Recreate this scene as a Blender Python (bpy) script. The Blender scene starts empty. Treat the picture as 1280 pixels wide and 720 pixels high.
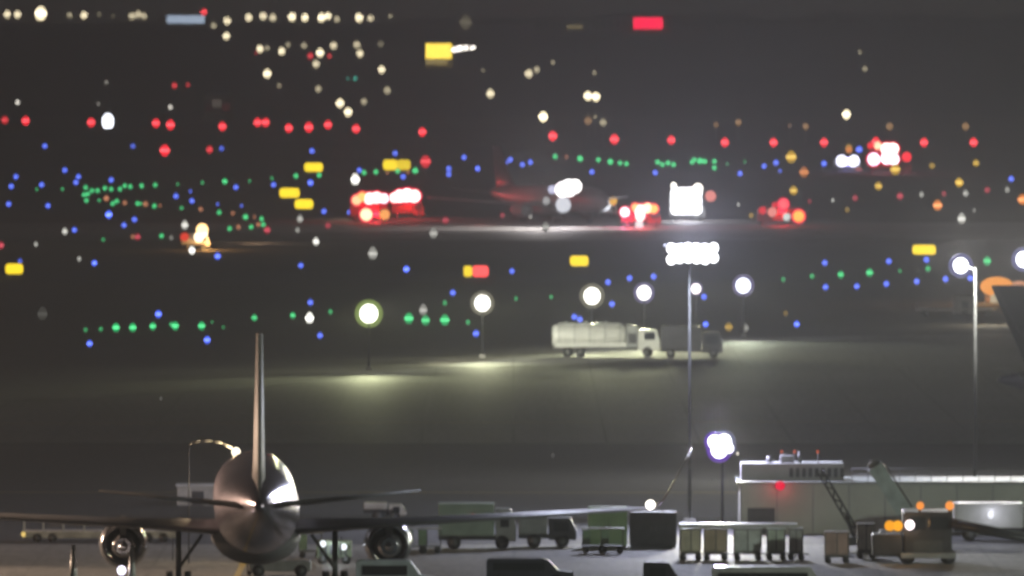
import bpy, bmesh, math, random
from mathutils import Vector, Matrix
random.seed(7)
S = bpy.context.scene
COL = S.collection
PI = math.pi

# ------------------------------------------------------------------ camera
FPX, H, HY = 16000.0, 34.0, 25.0          # focal length in photo pixels, eye height, horizon row
cam_d = bpy.data.cameras.new('camera'); cam = bpy.data.objects.new('camera', cam_d); COL.objects.link(cam)
cam.location = (0, 0, H); cam.rotation_euler = (math.radians(90), 0, 0)
cam_d.sensor_width = 36; cam_d.lens = 450
cam_d.shift_y = -(360 - HY) / 1280.0
cam_d.clip_start = 1; cam_d.clip_end = 30000
APER = 0.10; FOCUS = 250.0
cam_d.dof.use_dof = True; cam_d.dof.focus_distance = FOCUS
cam_d.dof.aperture_fstop = 0.45 / APER
cam_d.dof.aperture_ratio = 1.25
S.camera = cam

# ------------------------------------------------------------------ night sky
W = bpy.data.worlds.new('World'); S.world = W; W.use_nodes = True
nt = W.node_tree; nt.nodes.clear()
out = nt.nodes.new('ShaderNodeOutputWorld'); bg = nt.nodes.new('ShaderNodeBackground')
tc = nt.nodes.new('ShaderNodeTexCoord'); sep = nt.nodes.new('ShaderNodeSeparateXYZ')
rmp = nt.nodes.new('ShaderNodeValToRGB')
nt.links.new(tc.outputs['Generated'], sep.inputs[0]); nt.links.new(sep.outputs['Z'], rmp.inputs[0])
rmp.color_ramp.elements[0].position = 0.0; rmp.color_ramp.elements[0].color = (0.045, 0.040, 0.036, 1)
rmp.color_ramp.elements[1].position = 0.12; rmp.color_ramp.elements[1].color = (0.009, 0.008, 0.008, 1)
nt.links.new(rmp.outputs[0], bg.inputs[0]); bg.inputs[1].default_value = 1.0
nt.links.new(bg.outputs[0], out.inputs[0])

S.view_settings.view_transform = 'Standard'; S.view_settings.look = 'None'
S.view_settings.exposure = 0.0; S.view_settings.gamma = 1.0; S.view_settings.use_curve_mapping = False
cy = S.cycles
cy.use_adaptive_sampling = False
cy.use_denoising = True
cy.max_bounces = 5; cy.diffuse_bounces = 2; cy.glossy_bounces = 3; cy.volume_bounces = 1
cy.sample_clamp_indirect = 2.0; cy.sample_clamp_direct = 0.0
cy.use_light_tree = True
cy.caustics_reflective = False; cy.caustics_refractive = False

# ------------------------------------------------------------------ projection helpers
DENS = 0.00026
HILL0, CREST, HILLZ = 4500.0, 8000.0, 32.5
SL = HILLZ / (CREST - HILL0)
def zg(D): return 0.0 if D < HILL0 else SL * (min(D, CREST) - HILL0)
def dist(y, h=0.0):
    if y > HY + 2:
        D = (H - h) * FPX / (y - HY)
        if D <= HILL0: return D
    D = (H - h + SL * HILL0) / ((y - HY) / FPX + SL)
    return min(max(D, HILL0), CREST)
def X(x, D): return (x - 640.0) / FPX * D
def Z(y, D): return H - (y - HY) * D / FPX
def ppm(D): return FPX / D
def blur(D): return FPX * APER * (1 / FOCUS - 1 / D) * 0.9

# ------------------------------------------------------------------ materials
MC = {}
def newmat(name):
    m = bpy.data.materials.new(name); m.use_nodes = True
    n = m.node_tree; n.nodes.clear()
    o = n.nodes.new('ShaderNodeOutputMaterial')
    return m, n, o
def mat(name, col, rough=0.6, metal=0.0, var=0.25, scale=1.5, stretch=(1, 1, 1), bump=0.0, coat=0.0):
    if name in MC: return MC[name]
    m, n, o = newmat(name)
    b = n.nodes.new('ShaderNodeBsdfPrincipled'); n.links.new(b.outputs[0], o.inputs[0])
    t = n.nodes.new('ShaderNodeTexCoord'); mp = n.nodes.new('ShaderNodeMapping')
    mp.inputs['Scale'].default_value = stretch
    nz = n.nodes.new('ShaderNodeTexNoise'); nz.inputs['Scale'].default_value = scale; nz.inputs['Detail'].default_value = 6
    n.links.new(t.outputs['Object'], mp.inputs[0]); n.links.new(mp.outputs[0], nz.inputs['Vector'])
    r = n.nodes.new('ShaderNodeValToRGB'); n.links.new(nz.outputs[0], r.inputs[0])
    r.color_ramp.elements[0].position = 0.3; r.color_ramp.elements[1].position = 0.7
    r.color_ramp.elements[0].color = (*[c * (1 - var) for c in col], 1)
    r.color_ramp.elements[1].color = (*[min(1, c * (1 + var)) for c in col], 1)
    n.links.new(r.outputs[0], b.inputs['Base Color'])
    b.inputs['Roughness'].default_value = rough; b.inputs['Metallic'].default_value = metal
    b.inputs['Coat Weight'].default_value = coat
    if bump:
        bp = n.nodes.new('ShaderNodeBump'); bp.inputs['Strength'].default_value = bump
        n.links.new(nz.outputs[0], bp.inputs['Height']); n.links.new(bp.outputs[0], b.inputs['Normal'])
    MC[name] = m; return m
def emit(col, L):
    L = float('%.2g' % L)
    key = ('em', tuple(round(c, 3) for c in col), L)
    if key in MC: return MC[key]
    m, n, o = newmat('glow_surface')
    e = n.nodes.new('ShaderNodeEmission'); e.inputs[0].default_value = (*col, 1); e.inputs[1].default_value = L
    n.links.new(e.outputs[0], o.inputs[0])
    try: m.cycles.emission_sampling = 'NONE'
    except Exception: pass
    MC[key] = m; return m
WHITE = (1.0, 0.93, 0.82); COOL = (0.86, 0.9, 1.0); WARM = (1.0, 0.86, 0.55)
RED = (1.0, 0.02, 0.04); DRED = (0.8, 0.03, 0.08); ORANGE = (1.0, 0.33, 0.06); AMBER = (1.0, 0.42, 0.03)
YEL = (1.0, 0.72, 0.02); BLUE = (0.06, 0.14, 1.0); GREEN = (0.02, 0.75, 0.22); TEAL = (0.02, 0.7, 0.5); PINK = (1.0, 0.3, 0.25)

M_steel = lambda: mat('galvanised_steel', (0.13, 0.135, 0.13), 0.6, 0.2, 0.2, 3)
M_mast = lambda: mat('weathered_mast', (0.03, 0.031, 0.03), 0.95, 0.0, 0.3, 2)
M_dark = lambda: mat('dark_metal', (0.05, 0.05, 0.055), 0.5, 0.2, 0.3, 2)
M_rub = lambda: mat('rubber', (0.02, 0.02, 0.022), 0.8, 0, 0.3, 4)
M_glass = lambda: mat('window_glass', (0.02, 0.025, 0.03), 0.06, 0.0, 0.1, 1, coat=0.6)
M_white = lambda: mat('white_paint', (0.62, 0.62, 0.6), 0.38, 0, 0.12, 0.9, coat=0.2)
M_grey = lambda: mat('grey_paint', (0.3, 0.31, 0.31), 0.45, 0, 0.2, 1.2)
M_red = lambda: mat('red_paint', (0.12, 0.008, 0.01), 0.35, 0, 0.2, 1.2, coat=0.4)

# ------------------------------------------------------------------ mesh builder
class MB:
    def __init__(s): s.bm = bmesh.new(); s.mats = []
    def mi(s, m):
        if m not in s.mats: s.mats.append(m)
        return s.mats.index(m)
    def _fin(s, geom_faces, m, smooth=False):
        i = s.mi(m)
        for f in geom_faces: f.material_index = i; f.smooth = smooth
    def box(s, x0, x1, y0, y1, z0, z1, m, bev=0.0, M=None):
        r = bmesh.ops.create_cube(s.bm, size=1); vs = r['verts']
        for v in vs:
            v.co = Vector(((x0 + x1) / 2 + v.co.x * (x1 - x0), (y0 + y1) / 2 + v.co.y * (y1 - y0), (z0 + z1) / 2 + v.co.z * (z1 - z0)))
        fs = list({f for v in vs for f in v.link_faces})
        if bev > 0:
            es = list({e for v in vs for e in v.link_edges})
            rr = bmesh.ops.bevel(s.bm, geom=es, offset=bev, segments=2, profile=0.5, affect='EDGES')
            fs = list({f for v in rr['verts'] for f in v.link_faces} | {f for f in fs if f.is_valid})
        s._fin(fs, m)
        if M is not None:
            for v in {v for f in fs for v in f.verts}: v.co = M @ v.co
        return s
    def tube(s, p0, p1, r0, m, r1=None, n=12):
        p0 = Vector(p0); p1 = Vector(p1); d = p1 - p0
        r1 = r0 if r1 is None else r1
        r = bmesh.ops.create_cone(s.bm, cap_ends=True, segments=n, radius1=r0, radius2=r1, depth=d.length)
        q = d.to_track_quat('Z', 'Y').to_matrix().to_4x4()
        T = Matrix.Translation((p0 + p1) / 2) @ q
        for v in r['verts']: v.co = T @ v.co
        s._fin({f for v in r['verts'] for f in v.link_faces}, m, True)
        return s
    def ball(s, c, r, m, sc=(1, 1, 1), n=10):
        rr = bmesh.ops.create_uvsphere(s.bm, u_segments=n, v_segments=max(5, n // 2), radius=r)
        for v in rr['verts']: v.co = Vector((c[0] + v.co.x * sc[0], c[1] + v.co.y * sc[1], c[2] + v.co.z * sc[2]))
        s._fin({f for v in rr['verts'] for f in v.link_faces}, m, True)
        return s
    def loft(s, rings, m, cap=True, smooth=True):
        R = [[s.bm.verts.new(p) for p in ring] for ring in rings]; n = len(R[0]); fs = []
        for a, b in zip(R, R[1:]):
            for i in range(n): fs.append(s.bm.faces.new((a[i], a[(i + 1) % n], b[(i + 1) % n], b[i])))
        s._fin(fs, m, smooth)
        if cap:
            s._fin([s.bm.faces.new(R[0][::-1]), s.bm.faces.new(R[-1])], m, False)
        return s
    def prism(s, pts, axis, a, b, m):
        # polygon (u,v) extruded along axis from a to b
        def mk(t, u, v):
            return {'x': (t, u, v), 'y': (u, t, v), 'z': (u, v, t)}[axis]
        return s.loft([[mk(a, *p) for p in pts], [mk(b, *p) for p in pts]], m, True, False)
    def build(s, name, parent=None, loc=None, label=None):
        bmesh.ops.recalc_face_normals(s.bm, faces=s.bm.faces)
        me = bpy.data.meshes.new(name); s.bm.to_mesh(me); s.bm.free()
        for m in s.mats: me.materials.append(m)
        o = bpy.data.objects.new(name, me); COL.objects.link(o)
        if parent is not None: o.parent = parent
        if loc is not None: o.location = loc
        if label: o['label'] = label
        return o
def tag(o, label, cat, group=None, kind=None):
    if label: o['label'] = label
    if cat: o['category'] = cat
    if group: o['group'] = group
    if kind: o['kind'] = kind
    return o
def thing(name, loc, label, cat, group=None, rz=0.0):
    o = bpy.data.objects.new(name, None); COL.objects.link(o); o.empty_display_size = 0.5
    o.location = loc; o.rotation_euler = (0, 0, rz)
    return tag(o, label, cat, group)
def struct(o): o['kind'] = 'structure'; return o
ORD = ['', 'first', 'second', 'third', 'fourth', 'fifth', 'sixth', 'seventh', 'eighth', 'ninth', 'tenth', 'eleventh', 'twelfth']
def ordw(n):
    if n < 13: return ORD[n]
    return '%d%s' % (n, {1: 'st', 2: 'nd', 3: 'rd'}.get(n % 10 if n > 20 else 0, 'th'))

def plight(loc, col, W_, r=0.4, parent=None, spot=None, tgt=None, size=150, blend=0.6):
    d = bpy.data.lights.new('lamp_light', 'SPOT' if spot else 'POINT'); d.energy = W_; d.color = col; d.shadow_soft_size = r
    o = bpy.data.objects.new('lamp_light', d); COL.objects.link(o); o.location = loc
    if spot:
        d.spot_size = math.radians(size); d.spot_blend = blend
        v = Vector(tgt) - Vector(loc); o.rotation_euler = v.to_track_quat('-Z', 'Y').to_euler()
    return o

# ------------------------------------------------------------------ ground
def ground_mat(name, c0, c1, rough, s1, s2, joint=0.0, fine=0.35):
    m, n, o = newmat(name)
    b = n.nodes.new('ShaderNodeBsdfPrincipled'); n.links.new(b.outputs[0], o.inputs[0])
    b.inputs['Roughness'].default_value = rough; b.inputs['Specular IOR Level'].default_value = 0.25
    t = n.nodes.new('ShaderNodeTexCoord')
    def noise(sc, st, det=5):
        mp = n.nodes.new('ShaderNodeMapping'); mp.inputs['Scale'].default_value = st
        nz = n.nodes.new('ShaderNodeTexNoise'); nz.inputs['Scale'].default_value = sc; nz.inputs['Detail'].default_value = det
        n.links.new(t.outputs['Object'], mp.inputs[0]); n.links.new(mp.outputs[0], nz.inputs['Vector']); return nz
    a = noise(s1, (1, 0.25, 1)); c = noise(s2, (1, 0.12, 1), 3)
    mx = n.nodes.new('ShaderNodeMix'); mx.data_type = 'FLOAT'; mx.inputs[0].default_value = fine
    n.links.new(a.outputs[0], mx.inputs[2]); n.links.new(c.outputs[0], mx.inputs[3])
    r = n.nodes.new('ShaderNodeValToRGB'); n.links.new(mx.outputs[0], r.inputs[0])
    r.color_ramp.elements[0].position = 0.35; r.color_ramp.elements[1].position = 0.65
    r.color_ramp.elements[0].color = (*c0, 1); r.color_ramp.elements[1].color = (*c1, 1)
    src = r.outputs[0]
    if joint:
        sx = n.nodes.new('ShaderNodeSeparateXYZ'); n.links.new(t.outputs['Object'], sx.inputs[0]); mk = []
        for ax in (0, 1):
            d = n.nodes.new('ShaderNodeMath'); d.operation = 'DIVIDE'; d.inputs[1].default_value = joint; n.links.new(sx.outputs[ax], d.inputs[0])
            f = n.nodes.new('ShaderNodeMath'); f.operation = 'FRACT'; n.links.new(d.outputs[0], f.inputs[0])
            g = n.nodes.new('ShaderNodeMath'); g.operation = 'LESS_THAN'; g.inputs[1].default_value = .035 if ax == 0 else .14; n.links.new(f.outputs[0], g.inputs[0]); mk.append(g)
        mm = n.nodes.new('ShaderNodeMath'); mm.operation = 'MAXIMUM'; n.links.new(mk[0].outputs[0], mm.inputs[0]); n.links.new(mk[1].outputs[0], mm.inputs[1])
        ml = n.nodes.new('ShaderNodeMix'); ml.data_type = 'RGBA'; n.links.new(mm.outputs[0], ml.inputs[0])
        n.links.new(src, ml.inputs[6]); ml.inputs[7].default_value = (.215, .215, .2, 1); src = ml.outputs[2]
    n.links.new(src, b.inputs['Base Color'])
    MC[name] = m; return m
G_grass = ground_mat('dry_grass', (0.075, 0.07, 0.055), (0.15, 0.135, 0.11), 0.9, 0.02, 1.3)
G_conc = ground_mat('concrete', (0.15, 0.15, 0.138), (0.37, 0.37, 0.345), 0.7, 0.03, 2.0, joint=7.5)
G_asph = ground_mat('asphalt', (0.055, 0.055, 0.055), (0.10, 0.10, 0.10), 0.75, 0.03, 2.2)
G_hill = ground_mat('hill_scrub', (0.04, 0.038, 0.036), (0.12, 0.105, 0.1), 0.95, 0.004, 0.05)
def sheet(name, pts, z, m):
    b = MB(); f = b.bm.faces.new([b.bm.verts.new((x, y, z)) for x, y in pts]); b._fin([f], m)
    if f.normal.z < 0: f.normal_flip()
    o = b.build(name); return struct(o)
sheet('ground', [(-900, -30), (900, -30), (900, HILL0 + 5), (-900, HILL0 + 5)], 0.0, G_grass)
def gp(x, y): D = H * FPX / (y - HY); return (X(x, D), D)
Yp = mat('yellow_line_paint', (0.5, 0.36, 0.05), 0.6, 0, 0.3, 2)
# near apron with its slanting far edge
far_edge = [gp(-300, 520), gp(330, 484), gp(520, 461), gp(700, 441), gp(900, 425), gp(1100, 419), gp(1500, 414)]
sheet('apron', [(-600, 640), (600, 640)] + [(600, far_edge[-1][1])] + far_edge[::-1] + [(-600, far_edge[0][1])], 0.02, G_conc)
sheet('darkened_taxilane', [(-600, 832), (600, 826), (600, 1015), (-600, 1040)], 0.026, G_asph)  # asphalt sheet darkens this strip, standing in for weak light there
sheet('taxi_line', [(-300, 925), (300, 915), (300, 915.6), (-300, 925.6)], 0.032, Yp)
for nm, ya, yb, m, dz in (('taxiway', 352, 338, G_asph, 0.02), ('runway', 300, 278, G_conc, 0.02), ('taxiway', 262, 252, G_asph, 0.02), ('runway', 214, 206, G_asph, 0.02)):
    D0, D1 = H * FPX / (ya - HY), H * FPX / (yb - HY)
    sheet(nm, [(-850, D0 - 40), (850, D0 + 30), (850, D1 + 30), (-850, D1 - 40)], dz, m)
# painted markings
Wp = mat('white_line_paint', (0.7, 0.7, 0.68), 0.6, 0, 0.3, 2)
sheet('taxi_line', [(-300, 1060), (300, 1100), (300, 1100.8), (-300, 1060.8)], 0.032, Yp)
sheet('taxi_line', [(-17, 700), (-16.6, 700), (-16.6, 830), (-17, 830)], 0.032, Yp)
sheet('runway_edge_line', [(-850, 2005 - 35), (850, 2005 + 35), (850, 2006.5 + 35), (-850, 2006.5 - 35)], 0.03, Wp)
# hills
b = MB()
nx, ny = 60, 24
V = []
for j in range(ny + 1):
    D = HILL0 - 20 + (CREST + 60 - HILL0 + 20) * j / ny
    row = []
    for i in range(nx + 1):
        x = -900 + 1800 * i / nx
        z = zg(D) + (0.0 if D < HILL0 + 50 else 0.5 * math.sin(x * .02 + D * .003)) - (0.4 if D < HILL0 else 0)
        row.append(b.bm.verts.new((x, D, z - 0.3)))
    V.append(row)
fs = []
for j in range(ny):
    for i in range(nx): fs.append(b.bm.faces.new((V[j][i], V[j][i + 1], V[j + 1][i + 1], V[j + 1][i])))
b._fin(fs, G_hill, True)
struct(b.build('hills'))

# ------------------------------------------------------------------ haze
hb = MB(); m, n, o = newmat('haze_air')
pv = n.nodes.new('ShaderNodeVolumePrincipled'); pv.inputs['Color'].default_value = (0.9, 0.9, 0.95, 1)
pv.inputs['Density'].default_value = DENS; pv.inputs['Anisotropy'].default_value = 0.35
n.links.new(pv.outputs[0], o.inputs['Volume'])
hb.box(-920, 920, -50, CREST + 120, -1.5, 60, m)
hz = hb.build('haze'); hz['kind'] = 'stuff'

# ------------------------------------------------------------------ small lights
def emis(D, dpx, L):
    """emitter diameter (m) and radiance so that the out-of-focus disc reads dpx wide with level L"""
    bl = blur(D)
    e = math.sqrt(max(dpx * dpx - bl * bl, 0)) if dpx > bl * 1.2 else 0
    e = max(e, 0.68 * min(dpx, bl), 3.2)
    E = L * max(1.0, (bl / e) ** 2 * 0.8) * math.exp(DENS * 0.9 * D)
    return e / ppm(D), E

def ground_light(kind, x, y, dpx, col, L, label, cat, group, tall=1.0):
    h = 0.45
    D = dist(y, h); e, E = emis(D, dpx, L)
    r = e / 2
    b = MB()
    b.tube((0, 0, -0.02), (0, 0, 0.06), r * 0.9, M_dark(), r * 0.75, 8)
    b.tube((0, 0, 0.05), (0, 0, 0.12), r * 0.45, M_steel(), n=8)
    b.ball((0, 0, 0.12 + r * 0.9), r, emit(col, E * .75), (0.85, 0.85, 1.1 * tall), 10)
    core = tuple(min(1, c * .85 + .1) for c in col)
    b.tube((0, 0, 0.12 + r * 0.72), (0, 0, 0.12 + r * 1.12), r * .88, emit(core, E * 2.2), n=12)
    o = b.build(kind, loc=(X(x, D), D, zg(D)))
    # put its lens on the ray
    tag(o, label, cat, group); return o
def lamp_post(kind, x, y, dpx, col, L, label, cat, group, h=6.0, D=None, arm=0.0):
    D = D or dist(y, h); z0 = zg(D); hh = Z(y, D) - z0
    hh = max(hh, 1.0); e, E = emis(D, dpx, L); r = e / 2
    b = MB()
    b.tube((arm, 0, 0), (arm, 0, hh - r * 0.5), 0.09, M_steel(), 0.06, 8)
    if arm: b.tube((arm, 0, hh - r * 0.4), (0, 0, hh), 0.05, M_steel(), n=8)
    b.box(-r * .8, r * .8, -r * .2, r * .8, hh + r * .75, hh + r * .95, M_dark())
    b.ball((0, 0, hh), r, emit(col, E * .8), (0.9, 0.8, 1.1), 10)
    core = tuple(min(1, c * .85 + .08) for c in col)
    b.tube((0, 0, hh - r * .15), (0, 0, hh + r * .2), r * .91, emit(core, E * 1.9), n=12)
    o = b.build(kind, loc=(X(x, D), D, z0)); tag(o, label, cat, group); return o

def cluster(fn, kind, pts, col, look, where, cat, group, dpx=8, L=1.0, **kw):
    """pts: (x, y[, size factor, level factor]); labelled from the left"""
    pts = sorted(pts, key=lambda p: p[0])
    for i, p in enumerate(pts):
        x, y = p[0], p[1]; s = p[2] if len(p) > 2 else 1; l = p[3] if len(p) > 3 else 1
        lk = ('faint ' if l < 0.5 else ('bright ' if l > 1.5 else '')) + look
        fn(kind, x, y, dpx * s, col, L * l, '%s, %s from the left %s' % (lk, ordw(i + 1), where), cat, group, **kw)

# skyline street lamps
cluster(lamp_post, 'street_lamp', [(9, 18, 1, .9), (22, 18), (51, 17, 1.5, 2.2), (87, 19, .8, .35), (105, 19), (124, 18, .6, .15), (141, 20, .6, .08), (165, 20, 1, .5), (173, 18, 1, .5), (180, 20, .9, .4),
    (267, 32, .9, .3), (311, 22), (329, 20, 1, .9), (341, 22, 1, .6), (365, 21, 1.1, 1.4), (381, 22, 1, 1.3), (402, 22, 1.1, 1.6), (410, 20, 1, 1.2), (421, 24, .9, .4), (449, 22, 1.1, 1.4), (463, 23, .9, .6), (488, 20, .7, .3), (582, 28, 1.6, .07)],
    WARM, 'warm street lamp', 'along the skyline', 'street lamp', 'street lamps along the skyline', 11, 1.2, h=4)
cluster(lamp_post, 'street_lamp', [(284, 26, 1, 1.1), (283, 45, 1, 1.1), (325, 61, 1, 1.2), (334, 60, .8, .3), (352, 64, 1, 1.1), (360, 56, .8, .3), (380, 57, .9, .3), (400, 66, 1.1, 1.4), (417, 57, 1, .7), (395, 80, 1, .7), (334, 92, 1.1, 1.5), (349, 107, .7, .25), (398, 111, .9, .4),
    (446, 56, 1, .5), (450, 67, 1, .9), (476, 55, .9, .12), (477, 87, 1, 1.1), (484, 113, 1, .35), (455, 127, .9, .35), (425, 129, 1.1, 1.4), (435, 140, 1.1, 1.5), (604, 88, .6, .15), (613, 117, 1.1, .9), (661, 92, 1.1, .8), (671, 87, .9, .4), (691, 78, .7, .3), (743, 91, .7, .3), (679, 146, 1.2, 2.2), (1058, 143, 1.1, 2.2), (1075, 65, .7, .2), (1081, 86, .8, .25),
    (735, 120, 1.1, 2), (745, 121, 1.1, 2), (744, 146, .6, .25), (754, 153, 1, .3)],
    WARM, 'warm street lamp', 'on the dark slope', 'street lamp', 'street lamps on the slope beyond the airfield', 11, 1.1, h=6)
cluster(lamp_post, 'street_lamp', [(22, 128, .9, 1.1), (213, 134, .9, .9), (133, 103, .8, .3), (123, 130, .6, .2)],
    WHITE, 'white pole lamp', 'above the red lights at left', 'lamp', 'white pole lamps above the red lights', 9, .8, h=6)
cluster(lamp_post, 'pole_lamp', [(735, 151, 1.2, .9), (895, 156, .9, .7), (923, 153, 1, 1.1), (987, 157, .8, .4), (1007, 158, 1, 1.1), (1112, 158, 1.1, 1.1), (1207, 158, 1.1, 1.1)],
    (1.0, .55, .22), 'dim orange lamp', 'just above the red row', 'lamp', 'dim orange lamps above the red row', 10, .22, h=5)
# the long red row
cluster(lamp_post, 'red_light', [(6, 150, .9, .5), (32, 151), (114, 153), (195, 154), (213, 156, 1.1), (278, 158), (322, 153), (332, 153), (361, 160), (386, 159, 1.1), (410, 156), (445, 161), (528, 165), (691, 170, 1.1), (768, 174, 1.1), (839, 175), (906, 178), (967, 178), (1030, 178), (1095, 177), (1155, 178), (1217, 178)],
    RED, 'red airfield light', 'in the long red row', 'airfield light', 'long row of red airfield lights', 11.5, 1.5, h=1.5)
cluster(lamp_post, 'red_light', [(206, 188, 1.4, 1.2), (218, 107, .9, .5), (235, 106, .8, .3), (262, 187, 1, .6), (255, 15, 1, .9), (388, 70, 1, .45), (412, 70, .8, .4), (320, 66, .7, .2), (745, 26, .8, .2), (532, 202, 1.5, .6)],
    RED, 'red lamp', 'of those scattered around the red row', 'lamp', 'scattered red lamps', 10, 1.3, h=3)
# blue taxiway edge lights
cluster(ground_light, 'taxiway_edge_light', [(56, 184), (166, 184, 1, .6), (277, 187, 1, .6), (81, 214), (98, 222), (95, 229), (20, 222), (14, 234), (11, 256), (52, 232), (139, 226), (60, 258), (220, 246), (238, 239, .8, .6), (240, 252), (295, 235), (272, 255, .8, .6), (302, 257, .8, .6), (136, 270, 1.2, 2), (155, 282), (168, 275), (93, 288), (118, 329, 1, 1.6), (272, 321, 1.1, 1.5), (25, 326, .9, .6)],
    BLUE, 'blue taxiway light', 'among those left of the orange flare', 'taxiway light', 'blue taxiway edge lights', 8.5, 1.1)
cluster(ground_light, 'taxiway_edge_light', [(390, 190), (342, 232), (388, 230, 1.1, 1.3), (449, 214), (494, 193), (504, 222), (561, 212), (561, 219), (580, 198), (597, 212, 1, 1.3), (632, 205), (638, 201), (405, 265), (437, 266), (376, 332), (508, 337, 1.1, 1.7), (640, 339), (653, 207), (663, 204), (740, 216), (819, 217), (925, 218), (955, 209)],
    BLUE, 'blue taxiway light', 'around the red flashing trucks', 'taxiway light', 'blue taxiway edge lights', 8.5, 1.1)
cluster(ground_light, 'taxiway_edge_light', [(112, 429, 1, 1.4), (198, 393, 1.1, 1.6), (259, 425, 1.1, 1.5), (388, 378), (400, 419), (566, 366), (595, 417, 1.1), (718, 396), (725, 399), (765, 380), (760, 353), (787, 348), (817, 346), (882, 405, 1, 1.3), (880, 371), (996, 405, 1, 1.4)],
    BLUE, 'blue taxiway light', 'in the band of the low white floodlights', 'taxiway light', 'blue taxiway edge lights', 9, 1.1)
cluster(ground_light, 'taxiway_edge_light', [(1031, 329), (1111, 327), (1158, 325), (1032, 359), (1071, 358), (1108, 355), (1146, 352), (1182, 349), (1213, 348), (1264, 225), (1074, 189, 1.1, 1.2), (1030, 206), (970, 205), (975, 214, .8, .6)],
    BLUE, 'blue taxiway light', 'on the right third of the field', 'taxiway light', 'blue taxiway edge lights', 9, 1.1)
# green centreline lights
cluster(ground_light, 'taxiway_centreline_light', [(107, 235), (105, 244), (110, 243), (115, 239), (108, 251), (122, 239), (131, 236), (139, 237), (150, 237), (156, 233), (163, 234), (177, 233), (194, 232), (222, 230, .8, .4), (253, 228, .8, .6), (281, 228, 1.1, 1.2), (312, 226, .7, .4)],
    GREEN, 'green centreline light', 'in the upper green row', 'taxiway light', 'upper row of green taxiway lights', 8, .75)
cluster(ground_light, 'taxiway_centreline_light', [(46, 236, .7, .4), (78, 236, .8, .5), (124, 250, .8, .6), (141, 255), (146, 252), (172, 255), (176, 254, .8, .6), (193, 258), (227, 260, .9, .7), (274, 266), (307, 272, 1.1, 1.1), (327, 274), (329, 281), (287, 286), (314, 284), (129, 299, .9, .5), (202, 295)],
    GREEN, 'green centreline light', 'below the upper green row', 'taxiway light', 'lower rows of green taxiway lights', 8, .75)
cluster(ground_light, 'taxiway_centreline_light', [(340, 223, .8, .5), (370, 221), (399, 220), (455, 217), (470, 216), (497, 215), (519, 215, 1.1, 1.2), (694, 197), (725, 200, 1.1, 1.2), (748, 201), (763, 204, 1.1, 1.2), (775, 205), (783, 206), (822, 204, 1, 1.1), (828, 207), (835, 205, 1, 1.1), (842, 207), (865, 204), (868, 201), (875, 203, 1.1, 1.3), (881, 203, 1, 1.1), (893, 203), (893, 211), (909, 205, .6, .3), (931, 202, .6, .3)],
    GREEN, 'green centreline light', 'in the middle green row', 'taxiway light', 'middle row of green taxiway lights', 8.5, .75)
cluster(ground_light, 'taxiway_centreline_light', [(107, 411, .8, .5), (126, 410, .8, .6), (145, 410, 1.2, 1.4), (166, 410, 1.2, 1.3), (191, 408, 1.1, 1.3), (214, 404, .8, .7), (219, 408, 1.2, 1.3), (252, 408, 1.2, 1.2), (265, 400, .6, .3), (279, 407, .7, .4), (318, 397), (366, 394), (413, 389, .9, .5), (474, 388, 1, .6), (511, 400, 1.5, 1.1), (532, 402, 1.4, .9), (556, 402, 1.5, 1.1), (556, 378, .9, .5), (585, 402, .9, .5), (645, 372, .8, .5), (689, 370, .8, .5)],
    GREEN, 'green centreline light', 'in the lowest green row', 'taxiway light', 'lowest row of green taxiway lights', 9, .75)
cluster(ground_light, 'taxiway_centreline_light', [(979, 349, .9, .4), (1015, 345, .9, .6), (1051, 344, 1.1, 1), (1087, 342, 1.2, 1), (1125, 338, .8, .4), (1160, 336, 1, .6), (1234, 328, 1.3, .9)],
    GREEN, 'green centreline light', 'in the right hand green row', 'taxiway light', 'right hand row of green taxiway lights', 9, .75)
cluster(ground_light, 'runway_guard_light', [(133, 249, 1.1, 1.4), (156, 254), (182, 256, 1.1, 1.1), (200, 257, .9, .6), (251, 262), (291, 267, 1, .7), (318, 271, .9, .6), (298, 284), (323, 281), (166, 296, 1, .8), (484, 216, .9, .7), (510, 216, .9, .7), (708, 197, 1, .5)],
    (1.0, .36, .16), 'dull orange ground light', 'among the green ones', 'airfield light', 'orange ground lights', 8, .34)
cluster(ground_light, 'stop_bar_light', [(1, 308, 1.2, 1), (172, 297, 1.1, .9), (231, 297, 1.2, .9), (334, 289, 1.2, 1), (410, 283, 1.1, .6), (557, 277, 1.2, .7), (628, 270, 1, .5), (1069, 249, 1.1, .6), (1125, 247, 1.2, .8), (1180, 243, 1, .5), (1234, 239, 1.1, .6), (1012, 252, .9, .4)],
    DRED, 'red ground light', 'scattered below the long red row', 'airfield light', 'red ground lights', 8.5, .6)
cluster(ground_light, 'runway_edge_light', [(81, 290, 1.1, .9), (45, 305, .9, .6), (99, 323, .9, .6), (214, 297, .9, .3), (231, 283, 1.3, 1.1), (240, 314, 1.2, 2.6), (375, 275, 1.2, .6), (372, 288, 1, .4), (395, 303, 1.2, 1.6), (466, 320, 1.7, .6), (542, 294, 1.5, .5), (444, 228, 1.6, 3), (387, 399, 1.5, 3), (529, 389, 1.5, .5), (663, 270, .7, .5), (682, 286, 1.4, .4), (923, 255, .7, .5), (201, 495, .6, .12), (691, 566, .8, .1), (53, 395, 1.8, .07)],
    (.95, .93, .84), 'white edge light', 'of those left of centre', 'airfield light', 'white airfield lights', 8, .7, tall=1.25)
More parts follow.
